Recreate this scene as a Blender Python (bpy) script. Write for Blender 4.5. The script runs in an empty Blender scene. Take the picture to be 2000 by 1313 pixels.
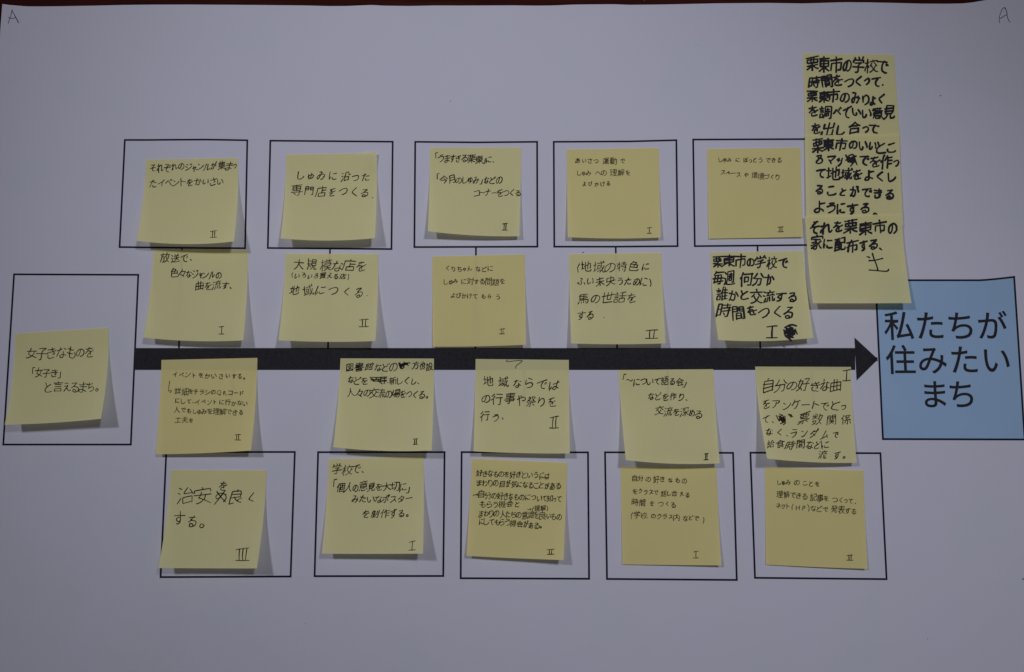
import bpy, math, random
from mathutils import Vector, Matrix, noise
R = math.radians
S = bpy.context.scene
COL = S.collection

# ------------------------------------------------------------------ camera
MM = 0.001
PX = 0.405 * MM                      # size of one photo pixel on the paper
F = 1500.0                           # focal length in photo pixels (photo 2000 wide)
TILT = R(5.4)
D = F * PX
cam = bpy.data.cameras.new('camera')
cam.sensor_width = 36.0
cam.lens = 36.0 * F / 2000.0
cam.clip_start = 0.01
cam.clip_end = 50.0
camo = bpy.data.objects.new('camera', cam)
COL.objects.link(camo)
camo.location = (0, -D * math.sin(TILT), D * math.cos(TILT))
camo.rotation_euler = (TILT, 0, 0)
S.camera = camo
CAM = Vector(camo.location)
ROT = Matrix.Rotation(TILT, 3, 'X')

# ------------------------------------------------------------------ light: dim room, two ceiling lamps
S.view_settings.view_transform = 'Standard'
S.view_settings.look = 'None'
S.view_settings.exposure = 0.0
S.view_settings.gamma = 1.0
S.view_settings.use_curve_mapping = False
W = bpy.data.worlds.new('World'); S.world = W; W.use_nodes = True
W.node_tree.nodes['Background'].inputs[0].default_value = (0.90, 0.90, 1.0, 1)
W.node_tree.nodes['Background'].inputs[1].default_value = 0.058

def downlight(loc, aim, watts, colr):
    l = bpy.data.lights.new('ceiling_downlight', 'SPOT')
    l.energy = watts; l.color = colr; l.spot_size = 2 * 0.296; l.spot_blend = 1.0; l.shadow_soft_size = 0.13
    o = bpy.data.objects.new('ceiling_downlight', l); COL.objects.link(o)
    o.location = loc
    o.rotation_euler = (Vector(aim) - Vector(loc)).to_track_quat('-Z', 'Y').to_euler()
    o.scale = (2.4, 0.60, 1.0)          # oblong beam
    return o
downlight((-1.45, 0.98, 1.90), (0.01, 0.02, 0), 61.5, (0.895, 0.90, 1.0))
downlight((0.80, 0.98, 1.90), (0.055, 0.02, 0), 52.5, (0.895, 0.90, 1.0))

# ------------------------------------------------------------------ helpers
def zp(x, y):
    """height of the poster sheet above z=0: it lies a little wavy, its far corners curl up"""
    z = 0.00035 * math.sin(x * 11 + 1.3) * math.sin(y * 9 + .4) + 0.0002 * math.sin(x * 23 + y * 17)
    t = max(0.0, (y - 0.21) / 0.055)
    z += 0.0006 * t * t * (0.5 + 0.5 * math.sin(x * 46 + 2 * math.sin(x * 19)))
    r = max(0.0, (x - 0.25) / 0.15); q = max(0.0, (y + 0.12) / 0.4)
    z += 0.006 * (r ** 2.2) * min(q, 1.2) ** 1.5
    l = max(0.0, (-x - 0.33) / 0.08); z += 0.0012 * l * l * max(0.0, (y - 0.1) / 0.16)
    r2 = max(0.0, (x - 0.34) / 0.08); z += 0.0012 * r2 * r2
    return z + 0.0008

def ray(px, py):
    return (ROT @ Vector(((px - 1000) / F, -(py - 656.5) / F, -1.0)))

def hit(px, py, zf):
    """where the sight line of a photo pixel meets the surface z = zf(x, y)"""
    d = ray(px, py); z = 0.0
    for _ in range(7):
        P = CAM + d * ((z - CAM.z) / d.z)
        z = zf(P.x, P.y)
    return CAM + d * ((z - CAM.z) / d.z)

def on_poster(px, py, off=0.0):
    return hit(px, py, lambda x, y: zp(x, y) + off)

def link(name, verts, faces, mat, parent=None, origin=None, smooth=True):
    o0 = origin or Vector((0, 0, 0))
    me = bpy.data.meshes.new(name)
    me.from_pydata([tuple(Vector(v) - o0) for v in verts], [], faces)
    me.materials.append(mat)
    if smooth:
        me.polygons.foreach_set('use_smooth', [True] * len(me.polygons))
    me.update()
    o = bpy.data.objects.new(name, me); COL.objects.link(o)
    if parent: o.parent = parent
    else: o.location = o0
    return o

def tag(o, label=None, cat=None, group=None, kind=None):
    for k, v in (('label', label), ('category', cat), ('group', group), ('kind', kind)):
        if v: o[k] = v
    return o

# ------------------------------------------------------------------ materials
def new_mat(name):
    m = bpy.data.materials.new(name); m.use_nodes = True
    nt = m.node_tree; b = nt.nodes['Principled BSDF']
    return m, nt, b
def N(nt, t, **kw):
    n = nt.nodes.new(t)
    for k, v in kw.items(): setattr(n, k, v)
    return n
def noise_col(nt, b, c1, c2, scale, detail=3.0, target='Base Color'):
    tc = N(nt, 'ShaderNodeTexCoord'); nz = N(nt, 'ShaderNodeTexNoise')
    nz.inputs['Scale'].default_value = scale; nz.inputs['Detail'].default_value = detail
    mx = N(nt, 'ShaderNodeMix', data_type='RGBA')
    rp = N(nt, 'ShaderNodeMapRange'); rp.inputs[1].default_value = 0.3; rp.inputs[2].default_value = 0.7
    nt.links.new(tc.outputs['Object'], nz.inputs['Vector'])
    nt.links.new(nz.outputs[0], rp.inputs[0]); nt.links.new(rp.outputs[0], mx.inputs[0])
    mx.inputs[6].default_value = (*c1, 1); mx.inputs[7].default_value = (*c2, 1)
    return mx, tc, nz
def bump(nt, b, tc, scale, strength, dist, detail=4.0, base=None):
    nz = N(nt, 'ShaderNodeTexNoise'); nz.inputs['Scale'].default_value = scale; nz.inputs['Detail'].default_value = detail
    bp = N(nt, 'ShaderNodeBump'); bp.inputs['Strength'].default_value = strength; bp.inputs['Distance'].default_value = dist
    nt.links.new(tc.outputs['Object'], nz.inputs['Vector']); nt.links.new(nz.outputs[0], bp.inputs['Height'])
    if base: nt.links.new(base.outputs[0], bp.inputs['Normal'])
    return bp

def paper_mat(name, c1, c2, sheen_rough=0.75, scale=14, transl=0.0, bumps=((9, .35, .004), (1500, .25, .0001))):
    m, nt, b = new_mat(name)
    mx, tc, nz = noise_col(nt, b, c1, c2, scale)
    b.inputs['Roughness'].default_value = sheen_rough
    b.inputs['Specular IOR Level'].default_value = 0.15
    nt.links.new(mx.outputs[2], b.inputs['Base Color'])
    prev = None
    for s, st, d in bumps: prev = bump(nt, b, tc, s, st, d, base=prev)
    nt.links.new(prev.outputs[0], b.inputs['Normal'])
    if transl:
        t = N(nt, 'ShaderNodeBsdfTranslucent'); ms = N(nt, 'ShaderNodeMixShader')
        ms.inputs[0].default_value = transl
        nt.links.new(mx.outputs[2], t.inputs['Color'])
        nt.links.new(b.outputs[0], ms.inputs[1]); nt.links.new(t.outputs[0], ms.inputs[2])
        nt.links.new(ms.outputs[0], nt.nodes['Material Output'].inputs['Surface'])
    return m
M_POSTER = paper_mat('white_poster_paper', (0.668, 0.676, 0.76), (0.692, 0.674, 0.785), scale=17)
M_PALE = paper_mat('pale_yellow_paper', (0.95, 0.90, 0.47), (0.965, 0.91, 0.49), transl=0.33, scale=25, bumps=((22, .3, .002), (2200, .25, .0001)))
M_DEEP = paper_mat('deep_yellow_paper', (0.945, 0.845, 0.375), (0.965, 0.86, 0.395), transl=0.30, scale=25, bumps=((22, .3, .002), (2200, .25, .0001)))
M_BLUE = paper_mat('printed_light_blue', (0.345, 0.515, 0.73), (0.36, 0.53, 0.75), scale=30)

def ink(name, c, rough=0.5, c2=None):
    m, nt, b = new_mat(name)
    mx, tc, nz = noise_col(nt, b, c, c2 or tuple(x * 1.5 for x in c), 600)
    nt.links.new(mx.outputs[2], b.inputs['Base Color'])
    b.inputs['Roughness'].default_value = rough; b.inputs['Specular IOR Level'].default_value = 0.05
    return m
M_PRINT = ink('printed_navy_black', (0.016, 0.015, 0.030), 0.7)
M_ARROW = ink('printed_charcoal', (0.024, 0.023, 0.026), 0.7)
M_PEN = ink('black_felt_pen', (0.014, 0.009, 0.007))
M_FINE = ink('brown_black_fine_pen', (0.040, 0.024, 0.011))
M_MARK = ink('black_marker', (0.018, 0.017, 0.022))
M_PENCIL = ink('grey_pen', (0.05, 0.05, 0.075))

def wood():
    m, nt, b = new_mat('dark_red_brown_wood')
    tc = N(nt, 'ShaderNodeTexCoord'); mp = N(nt, 'ShaderNodeMapping'); mp.inputs['Scale'].default_value = (3, 70, 20)
    nz = N(nt, 'ShaderNodeTexNoise'); nz.inputs['Scale'].default_value = 2.5; nz.inputs['Detail'].default_value = 8; nz.inputs['Roughness'].default_value = .7
    cr = N(nt, 'ShaderNodeValToRGB')
    cr.color_ramp.elements[0].position = .32; cr.color_ramp.elements[0].color = (0.022, 0.004, 0.003, 1)
    cr.color_ramp.elements[1].position = .72; cr.color_ramp.elements[1].color = (0.070, 0.014, 0.009, 1)
    nt.links.new(tc.outputs['Object'], mp.inputs[0]); nt.links.new(mp.outputs[0], nz.inputs['Vector'])
    nt.links.new(nz.outputs[0], cr.inputs[0])
    # worn light flecks
    n2 = N(nt, 'ShaderNodeTexVoronoi'); n2.inputs['Scale'].default_value = 60
    lt = N(nt, 'ShaderNodeMath', operation='LESS_THAN'); lt.inputs[1].default_value = 0.05
    mx = N(nt, 'ShaderNodeMix', data_type='RGBA'); mx.inputs[7].default_value = (.25, .12, .08, 1)
    nt.links.new(tc.outputs['Object'], n2.inputs['Vector']); nt.links.new(n2.outputs['Distance'], lt.inputs[0])
    nt.links.new(lt.outputs[0], mx.inputs[0]); nt.links.new(cr.outputs[0], mx.inputs[6])
    nt.links.new(mx.outputs[2], b.inputs['Base Color'])
    b.inputs['Roughness'].default_value = .6; b.inputs['Specular IOR Level'].default_value = .04
    bp = N(nt, 'ShaderNodeBump'); bp.inputs['Strength'].default_value = .3; bp.inputs['Distance'].default_value = .0005
    nt.links.new(nz.outputs[0], bp.inputs['Height']); nt.links.new(bp.outputs[0], b.inputs['Normal'])
    return m
M_WOOD = wood()

# ------------------------------------------------------------------ table top
def rounded_slab(x0, x1, y0, y1, z0, z1, r=0.02, b=0.004):
    def ring(z, ins):
        out = []
        for cx, cy, a0 in ((x1 - r, y1 - r, 0), (x0 + r, y1 - r, 90), (x0 + r, y0 + r, 180), (x1 - r, y0 + r, 270)):
            for k in range(7):
                a = R(a0 + 15 * k); out.append((cx + (r - ins) * math.cos(a), cy + (r - ins) * math.sin(a), z))
        return out
    rings = [ring(z0, b), ring(z0 + b, 0), ring(z1 - b, 0), ring(z1, b)]
    v = [p for g in rings for p in g]; n = len(rings[0]); f = []
    for i in range(3):
        for k in range(n):
            f.append((i * n + k, i * n + (k + 1) % n, (i + 1) * n + (k + 1) % n, (i + 1) * n + k))
    f.append(tuple(range(3 * n, 4 * n))); f.append(tuple(range(n - 1, -1, -1)))
    return v, f
v, f = rounded_slab(-0.75, 0.75, -0.55, 0.36, -0.030, -0.0008)
tag(link('tabletop', v, f, M_WOOD, smooth=False), kind='structure')

# ------------------------------------------------------------------ poster sheet
TOP = [(-2, 8.0), (4.5, 8.0), (20, 10), (50, 12.6), (75, 12.9), (120, 12.5), (200, 11), (240, 10), (300, 9.3), (370, 9.2), (440, 9.6), (520, 10.2),
       (600, 11), (640, 12.2), (680, 12), (700, 11), (727, 10), (750, 11.4), (800, 12), (850, 11), (900, 11.2), (1000, 10.8), (1050, 11.3),
       (1080, 11), (1120, 9.2), (1200, 8.5), (1230, 9.8), (1300, 9), (1400, 6.8), (1500, 6), (1570, 7), (1610, 5.8), (1650, 4.6),
       (1700, 5), (1750, 6), (1800, 7.4), (1850, 7.6), (1880, 7), (1900, 5), (1920, 1.5), (1950, -5), (2000, -18), (2060, -30)]
def top_y(x):
    for (a, ya), (b, yb) in zip(TOP, TOP[1:]):
        if x <= b: return ya + (yb - ya) * max(0, (x - a)) / (b - a)
    return TOP[-1][1]
pv, pf = [], []
NX, NY = 260, 150
for j in range(NY + 1):
    t = (j / NY)
    for i in range(NX + 1):
        s = i / NX
        xt = 4.5 + s * 2050; y = top_y(xt) + t * (1400 - top_y(xt))
        xl = 4.5 - (y - 8) * 0.078; xr = 2054 + (y - 8) * 0.06
        pv.append(on_poster(xl + s * (xr - xl), y))
for j in range(NY):
    for i in range(NX):
        a = j * (NX + 1) + i
        pf.append((a, a + NX + 1, a + NX + 2, a + 1))
poster = tag(link('poster', pv, pf, M_POSTER),
             'large white printed planning poster with boxes and a black arrow, lying on the wooden table', 'poster')

# ------------------------------------------------------------------ strips (printed lines and pen strokes)
def ribbon(pts, w, fn, closed=False, caps=False, widths=None):
    """pts: photo pixels; fn maps a pixel to a point on the surface; w: width in photo pixels"""
    P = [fn(*p) for p in pts]; n = len(P); V, Fc = [], []
    def nrm(a, b):
        d = Vector((b.x - a.x, b.y - a.y)); 
        if d.length < 1e-9: return Vector((0, 1))
        d.normalize(); return Vector((-d.y, d.x))
    for i in range(n):
        if closed: a, b, c = P[i - 1], P[i], P[(i + 1) % n]
        else: a, b, c = P[max(i - 1, 0)], P[i], P[min(i + 1, n - 1)]
        n1 = nrm(a, b) if (closed or i > 0) else nrm(b, c)
        n2 = nrm(b, c) if (closed or i < n - 1) else n1
        m = n1 + n2
        if m.length < 0.4: m = n1
        m.normalize(); k = 1.0 / max(0.6, m.dot(n1))
        h = 0.5 * w * PX * k * (widths[i] if widths else 1.0)
        V.append((P[i].x + m.x * h, P[i].y + m.y * h, P[i].z)); V.append((P[i].x - m.x * h, P[i].y - m.y * h, P[i].z))
    cnt = n if closed else n - 1
    for i in range(cnt):
        j = (i + 1) % n; Fc.append((2 * i, 2 * i + 1, 2 * j + 1, 2 * j))
    if caps and not closed:
        for e, q in ((0, 1), (n - 1, n - 2)):
            d = Vector((P[e].x - P[q].x, P[e].y - P[q].y)); d = d.normalized() if d.length > 1e-9 else Vector((1, 0))
            nn = Vector((-d.y, d.x)); h = 0.5 * w * PX * (widths[e] if widths else 1.0)
            base = len(V)
            V.append((P[e].x + d.x * h * .6 + nn.x * h * .75, P[e].y + d.y * h * .6 + nn.y * h * .75, P[e].z))
            V.append((P[e].x + d.x * h * .6 - nn.x * h * .75, P[e].y + d.y * h * .6 - nn.y * h * .75, P[e].z))
            V.append((P[e].x + d.x * h, P[e].y + d.y * h, P[e].z))
            a, b = 2 * e, 2 * e + 1
            side = (Vector(V[a][:2]) - Vector((P[e].x, P[e].y))).dot(nn) > 0
            if not side: a, b = b, a
            Fc.append((a, base, base + 2, base + 1, b))
    return V, Fc
def join(lst):
    V, Fc = [], []
    for v, f in lst:
        o = len(V); V += v; Fc += [tuple(i + o for i in q) for q in f]
    return V, Fc
def subdiv(pts, step=14, closed=False):
    out = []
    seg = list(zip(pts, pts[1:] + ([pts[0]] if closed else [])))
    if not closed: seg = seg[:len(pts) - 1]
    for a, b in seg:
        k = max(1, int(math.hypot(b[0] - a[0], b[1] - a[1]) / step))
        for i in range(k): out.append((a[0] + (b[0] - a[0]) * i / k, a[1] + (b[1] - a[1]) * i / k))
    if not closed: out.append(pts[-1])
    return out
def printed(off): return lambda x, y: on_poster(x, y, off)
def pline(name, pts, w, mat=None, off=0.00006, closed=False, label=None):
    v, f = ribbon(subdiv(pts, 14, closed), w, printed(off), closed)
    o = link(name, v, f, mat or M_PRINT, poster, smooth=False)
    if label: o['label'] = label
    return o
def patch(fn, nu, nv, off):
    V = [on_poster(*fn(i / nu, j / nv), off) for j in range(nv + 1) for i in range(nu + 1)]
    Fc = [(j * (nu + 1) + i, (j + 1) * (nu + 1) + i, (j + 1) * (nu + 1) + i + 1, j * (nu + 1) + i + 1) for j in range(nv) for i in range(nu)]
    return V, Fc

# blue goal panel (top edge lifts with the curling sheet)
def panel(u, v):
    tx = 1710 + u * 270.8; ty = 547.6 - 6.6 * max(0, (u - .75) / .25) ** 1.3
    bx = 1724.5 + u * 277; by = 857.8 + .8 * u
    return (tx + (bx - tx) * v, ty + (by - ty) * v)
v, f = patch(panel, 24, 24, 0.00004)
link('blue_panel', v, f, M_BLUE, poster)['label'] = 'light blue printed goal panel'
edge = [panel(i / 20, 0) for i in range(21)] + [panel(1, i / 10) for i in range(1, 11)] + [panel(1 - i / 10, 1) for i in range(1, 11)] + [panel(0, 1 - i / 10) for i in range(1, 10)]
v, f = ribbon(edge, 3.7, printed(0.00008), True)
link('box_outline', v, f, M_PRINT, poster, smooth=False)
# arrow
def shaft(u, v): return (262.8 + u * 1407.5, 680.0 + v * 42.8)
def head(u, v):
    y0 = 659.3 + (698.0 - 659.3) * u; y1 = 743.5 + (706.0 - 743.5) * u
    x0 = 1668.8 + 42 * u; x1 = 1673 + 38 * u
    return (x0 + (x1 - x0) * v, y0 + (y1 - y0) * v)
v, f = join([patch(shaft, 110, 5, 0.00010), patch(head, 10, 8, 0.000104)])
link('arrow', v, f, M_ARROW, poster)['label'] = 'long black printed arrow pointing right'
BOXES = [[(27.4, 536), (270, 537), (255.5, 868.5), (6.3, 868.5)],
 [(243.8, 273.6), (290, 273.6), (330, 273.2), (400, 272.8), (440, 273.4), (483, 274.2), (478.7, 485), (400, 484.6), (233.5, 482.8)],
 [(528, 275), (767, 277), (764.6, 486.7), (523, 484.6)],
 [(811, 277.2), (930, 278.3), (1049, 277.2), (1049.6, 482), (809.3, 482.8)],
 [(1081.5, 277.2), (1230, 276.4), (1321, 274), (1323.5, 481), (1200, 482), (1082.6, 482)],
 [(1353.8, 272.8), (1592, 271.8), (1597, 478.6), (1357, 481)],
 [(324.7, 883.3), (575.8, 883), (567.6, 1126.2), (313.6, 1127.4)],
 [(621.3, 883.4), (868.3, 883.3), (865.7, 1125.2), (614.4, 1125.6)],
 [(901.6, 883.3), (1148.4, 883.8), (1150.5, 1130.7), (899.8, 1129.6)],
 [(1181.7, 883.6), (1431.8, 884.8), (1439, 1133), (1185.6, 1131)],
 [(1465.7, 884.4), (1719.6, 885.4), (1731.6, 1131.4), (1474.6, 1128.8)]]
for b in BOXES: pline('box_outline', b, 3.6, closed=True)
for c in ([(355.4, 484), (349.4, 681)], [(644.6, 486), (640.6, 681)], [(929.6, 482), (928.6, 681)], [(1202.6, 481.5), (1205.2, 681)],
          [(1479.4, 480), (1485, 681)], [(457, 722), (451, 883)], [(746.5, 722), (745.5, 883)], [(1024, 722), (1024.5, 883)],
          [(1303.6, 722), (1306.5, 884)], [(1585, 722), (1592, 885)], [(1702, 701.8), (1714, 701.8)]):
    pline('connector_line', c, 3.4 if c[0][0] < 1700 else 7.5, off=0.00008 if c[0][0] < 1700 else 0.000115)
def dot(x, y, r, par, fn, mat, name):
    v, f = ribbon([(x - r * .6, y), (x + r * .6, y + .2 * r)], r * 1.5, fn, caps=True)
    return link(name, v, f, mat, par, smooth=False)
for x, y, r in ((1139, 493, 1.3), (1837, 187, 1.2), (880, 197.5, .9), (1998.5, 1131, 1.6), (1812, 1248, .7), (596, 1218, .6), (1360, 88, .6)):
    dot(x, y, r, poster, printed(0.00006), M_PENCIL, 'ink_speck')

# stroke centre lines of the handwritten characters, x y x y ... in a square of 99 by 99
GLY = {
 '(': [[27,22,18,38,14,48,12,59,12,70,14,81,19,95]],
 ')': [[13,96,17,86,20,74,20,57,17,43,12,32,6,22]],
 'H': [[13,54,58,54],[13,81,13,27],[58,27,58,82]],
 'P': [[12,55,27,55,37,52,42,48,43,41,43,36,41,32,37,28,22,26,15,26,13,27,12,82]],
 'Q': [[44,85,47,82,57,79,63,74,67,68,70,60,70,49,66,39,60,33,54,28,50,27,40,26,31,27,23,31,18,35,14,41,11,50,11,57,12,65,16,72,21,77,27,80,43,85,47,90,49,92,62,95,72,92]],
 'R': [[31,55,33,59,39,65,50,83,57,87],[13,54,32,54,39,48,40,44,41,40,39,33,37,30,35,29,26,26,14,26,13,81]],
 '→': [[72,57,72,58,72,57],[72,57,72,55,72,57],[72,57,72,50,65,45],[72,57,72,57],[72,57,72,57],[72,57,72,62,66,67],[72,57,17,57]],
 '、': [[27,87,12,71]],
 '。': [[32,78,30,73,27,69,23,67,17,66,13,68,10,72,8,76,8,81,12,87,17,90,21,90,29,86,32,78]],
 '々': [[57,72,72,44,74,36,70,34,38,34],[69,83,56,72,40,63,35,64],[43,16,37,35,20,60,14,64]],
 '「': [[66,64,67,11,70,10,89,10]],
 '」': [[8,92,28,92,30,91,31,37]],
 '〜': [[17,46,27,42,34,42,43,46,57,57,65,59,72,59,79,56,83,53,87,48]],
 'あ': [[42,78,28,82,21,82,17,80,15,75,17,67,22,58,32,50,38,48],[63,41,65,44],[73,23,46,26,19,27],[42,72,48,70,55,60,65,41,65,36],[42,84,42,80,39,64,38,51,42,15],[58,88,71,83,79,76,83,66,83,59,81,54,76,47,67,43,55,42,39,44]],
 'い': [[48,62,48,69,44,77,41,81,37,82,34,82,29,81,26,78,21,67,18,49,18,25],[82,72,84,66,81,52,78,43,71,27]],
 'う': [[65,19,54,19,33,17],[22,44,41,39,55,38,66,41,69,44,72,48,73,56,72,62,71,67,67,72,62,77,53,82,37,87]],
 'え': [[57,42,56,42,57,42],[57,42,53,39,23,41],[88,82,82,86,71,87,62,85,59,82,55,69,53,65,50,64,44,63],[34,16,63,20,67,23],[19,86,37,67,44,62,46,57,57,47,58,41,63,38]],
 'か': [[74,27,87,52,87,58],[34,35,34,35],[15,85,20,78,31,49,36,29,37,17],[36,83,39,85,46,85,52,84,56,81,59,73,61,62,61,43,60,39,56,36,51,35,16,37,12,37,10,34]],
 'が': [[87,56,73,28],[15,85,26,62,31,46,32,36],[80,23,74,13],[85,10,89,17,93,19],[38,15,36,21,34,35],[34,82,38,85,47,86,51,85,55,81,59,67,60,46,59,41,55,36,48,35,12,37]],
 'き': [[51,15,52,26],[56,64,66,64,69,63,68,60,64,51,63,44],[59,44,55,26],[68,86,58,87,43,87,35,86,29,84,25,80,23,74,24,65,28,62],[80,39,78,41,65,44,54,45,20,45],[72,22,63,25,48,26,22,26]],
 'ぎ': [[55,45,51,26],[58,45,65,63,63,64,54,64,50,65],[20,65,19,73,20,77,22,81,26,84,35,87,58,87,64,87],[48,15,49,26],[83,11,88,19],[77,22,73,15],[68,23,55,26,44,26,18,26],[75,42,58,45,46,46,17,45]],
 'く': [[65,17,61,18,33,41,28,46,27,50,28,54,30,57,62,84]],
 'け': [[19,74,24,71,27,60],[70,17,70,53,68,69,65,76,60,82,55,86,51,88],[43,36,85,35],[19,18,16,50,16,59,20,83]],
 'こ': [[80,80,76,83,60,85,43,85,34,84,29,81,24,76,21,69,23,62],[27,24,39,25,71,24]],
 'さ': [[55,58,68,59,71,58,69,52,62,38,60,31],[57,31,56,25,54,15],[69,86,41,87,35,85,29,83,25,79,23,74,23,68,25,60],[80,27,67,30,50,32,20,31]],
 'し': [[81,66,81,71,78,75,69,82,62,85,47,87,38,86,33,84,30,80,27,72,29,17]],
 'す': [[54,69,54,69],[54,69,54,69],[57,43,46,42,41,44,35,49,34,55,35,61,39,66,44,68,50,67,54,69],[54,69,53,70,54,69],[86,27,19,27,13,28],[31,86,36,87,40,86,51,80,55,74,55,69,58,64,59,60,57,42,57,16]],
 'そ': [[67,87,58,87,50,85,44,81,41,77,39,72,39,66,49,50],[62,19,59,26,38,43,36,49],[14,52,35,49,47,49,65,47,80,47],[31,19,65,19]],
 'ぞ': [[43,51,43,51],[59,19,56,26,36,43,34,49],[59,19,50,19,27,19],[73,36,70,29],[65,87,56,87,48,85,43,82,38,78,36,71,36,65,42,56,43,51],[43,51,42,52,43,51],[80,25,84,33],[78,47,52,48,43,51,32,49,27,50,11,52]],
 'た': [[86,81,83,84,76,85,64,85,56,83,52,80,50,77,50,73,50,67],[56,44,68,43,82,44],[35,30,35,30],[15,31,43,30,54,28,56,27],[19,85,30,54,37,25,38,17,39,15,41,14]],
 'ち': [[34,29,34,29],[36,87,58,86,68,82,73,78,76,74,78,68,77,62,75,58,72,54,68,52,63,50,49,51,33,57,27,58],[16,28,20,29,45,29,72,26],[25,65,28,57,32,38,36,22,36,16]],
 'っ': [[22,51,47,44,60,42,69,44,73,47,76,51,78,57,77,63,76,69,72,75,59,82,42,85]],
 'つ': [[14,40,38,32,58,28,71,31,77,35,81,40,83,51,81,61,76,67,70,73,62,77,38,81]],
 'づ': [[83,12,88,20],[37,82,43,82,58,79,68,74,74,69,79,64,81,55,81,49,79,41,75,36,71,33,66,31,57,30,36,34,12,42],[72,16,77,24]],
 'て': [[57,24,55,29,48,37,43,46,41,56,42,64,47,74,53,79,61,83,72,85],[81,21,66,22,60,24,53,23,16,27,13,28]],
 'で': [[74,49,71,42],[72,85,69,85,61,84,51,79,45,73,41,63,41,55,43,45,49,36,55,30,57,25],[86,45,80,36],[12,28,50,24,58,24,71,22,81,22]],
 'と': [[40,45,28,18],[76,84,53,86,36,84,32,82,28,79,26,75,25,71,25,66,27,59,40,45,73,29]],
 'ど': [[89,21,85,12],[74,17,79,26],[27,18,27,22,38,46],[76,84,57,87,36,85,30,84,26,80,22,73,22,68,25,61,38,47,68,32]],
 'な': [[39,15,37,29],[83,36,69,29],[81,78,71,72,65,71],[15,69,18,65,28,49,33,36,34,30],[14,31,29,31,43,29,51,27,53,25],[64,68,52,66,44,68,37,72,36,78,38,84,44,87,56,87,61,84,63,80,64,72,63,45]],
 'に': [[49,27,64,27,80,27],[44,64,43,71,45,75,47,78,51,81,67,82,83,80],[19,74,24,71,27,62],[19,86,19,75,17,70,16,61,21,19]],
 'の': [[50,23,48,42,44,56,39,67,33,75,26,77,20,75,16,69,13,58,15,50,18,41,24,33,34,26,42,23,54,23,64,24,71,28,78,36,82,43,83,52,82,64,77,73,69,80,55,85,50,83]],
 'は': [[18,76,22,73,26,63,26,60],[88,79,77,71,70,69],[42,34,63,34,85,33],[19,86,18,79,16,72,15,61,16,50,20,18],[69,65,54,65,48,66,42,71,41,77,41,80,43,83,51,86,63,85,66,83,68,80,69,70,68,60,68,18]],
 'び': [[77,16,80,25],[74,47,69,49],[87,12,90,21],[70,42,74,44,84,60],[66,23,70,40,68,46,69,53,68,61,65,72,63,77,58,83,51,87,44,88,33,88,26,85,21,80,18,70,20,55,22,50,28,38,33,32,35,26],[14,27,35,25,42,22]],
 'ふ': [[27,68,12,78],[76,56,82,66,88,79],[56,34,59,31,58,27,52,23,41,18],[42,47,49,54,57,66,59,72,59,79,55,84,49,86,37,85,34,84,31,80]],
 'へ': [[77,69,48,35,42,32,37,33,34,35,13,61]],
 'べ': [[77,72,47,37,42,34,37,34,34,36,12,63],[83,30,79,21],[71,35,66,26]],
 'ぼ': [[16,77,20,74,24,64],[91,20,88,11],[82,78,74,72,65,71],[41,46,60,46,81,44],[78,14,79,20,78,23,64,24,42,24],[16,88,16,79,13,73,12,62,18,19],[65,68,51,67,45,68,40,72,39,79,40,82,42,84,52,87,60,86,64,82,65,71,64,52,64,24]],
 'ま': [[53,69,62,70,77,79],[77,25,63,26,30,27,24,26,21,24],[22,46,57,47,78,45],[52,66,31,67,24,71,23,78,23,81,25,84,35,87,46,87,49,85,52,81,53,69,51,60,51,18,52,14]],
 'み': [[75,61,81,62,87,65],[44,48,46,39,52,26,52,20,27,20],[53,88,63,82,71,72,75,62,77,53,78,42],[75,57,58,51,46,48,34,49,27,51,18,56,13,63,12,70,13,74,14,77,17,78,24,78,29,74,38,57,40,49]],
 'め': [[28,42,22,44,16,54,13,62,14,74,19,79,26,79,31,77,38,71,42,69],[42,64,45,60,49,53,55,38,56,30],[58,30,60,16],[55,87,60,86,69,82,75,78,79,72,82,67,83,61,83,52,80,44,77,39,72,35,66,32,59,30,49,30,43,31,28,37],[45,72,42,68,41,64,36,57,29,42,24,23]],
 'も': [[40,14,38,17,33,66,34,75,37,81,41,85,45,86,60,87,67,85,75,80,79,73,79,63,76,54,71,49],[59,28,55,31,52,32,33,32,16,29],[13,53,29,56,52,56,56,55]],
 'ゃ': [[49,34,51,35],[53,66,65,67,72,65,75,62,77,57,76,50,73,45,68,43,58,42,53,44,35,50,30,53,17,58],[51,92,47,88,37,61,27,40]],
 'や': [[56,22,53,21,46,15,42,14],[22,22,39,60,46,80,48,87],[13,48,28,42,34,38,55,30,62,29,73,30,79,33,83,38,84,44,82,51,78,56,72,58,61,58,56,57]],
 'ゅ': [[52,76,54,79],[26,35,23,58,25,78],[40,91,43,91,47,88,55,74,57,62,56,44,55,32],[40,67,41,70,45,74,56,78,63,78,70,76,73,74,76,71,78,66,78,55,75,47,67,42,63,41,56,41,44,44,35,51,28,60,24,62]],
 'ょ': [[72,44,67,45,48,45],[48,70,50,73],[72,83,58,74,52,73,45,70,41,70,35,70,26,74,23,78,23,83,28,87,36,89,43,88,48,85,49,63,48,32]],
 'よ': [[80,36,77,34,74,34,48,34],[50,67,61,69,70,75,78,80],[49,65,37,64,26,65,20,69,17,76,20,83,30,87,42,87,48,82,49,74,48,44,48,19,49,16]],
 'ら': [[34,17,65,22],[36,87,57,86,70,80,74,76,77,72,78,64,76,58,73,54,69,50,65,49,57,48,44,50,29,58,24,60],[27,33,24,60]],
 'り': [[29,39,29,39],[29,39,33,36,37,30,44,24,51,21,54,20,60,22,65,25,70,33,71,39,72,48,71,57,70,65,67,70,61,77,55,81,46,85,39,87],[29,39,29,39],[26,61,26,46,28,39,26,35,28,16]],
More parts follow.
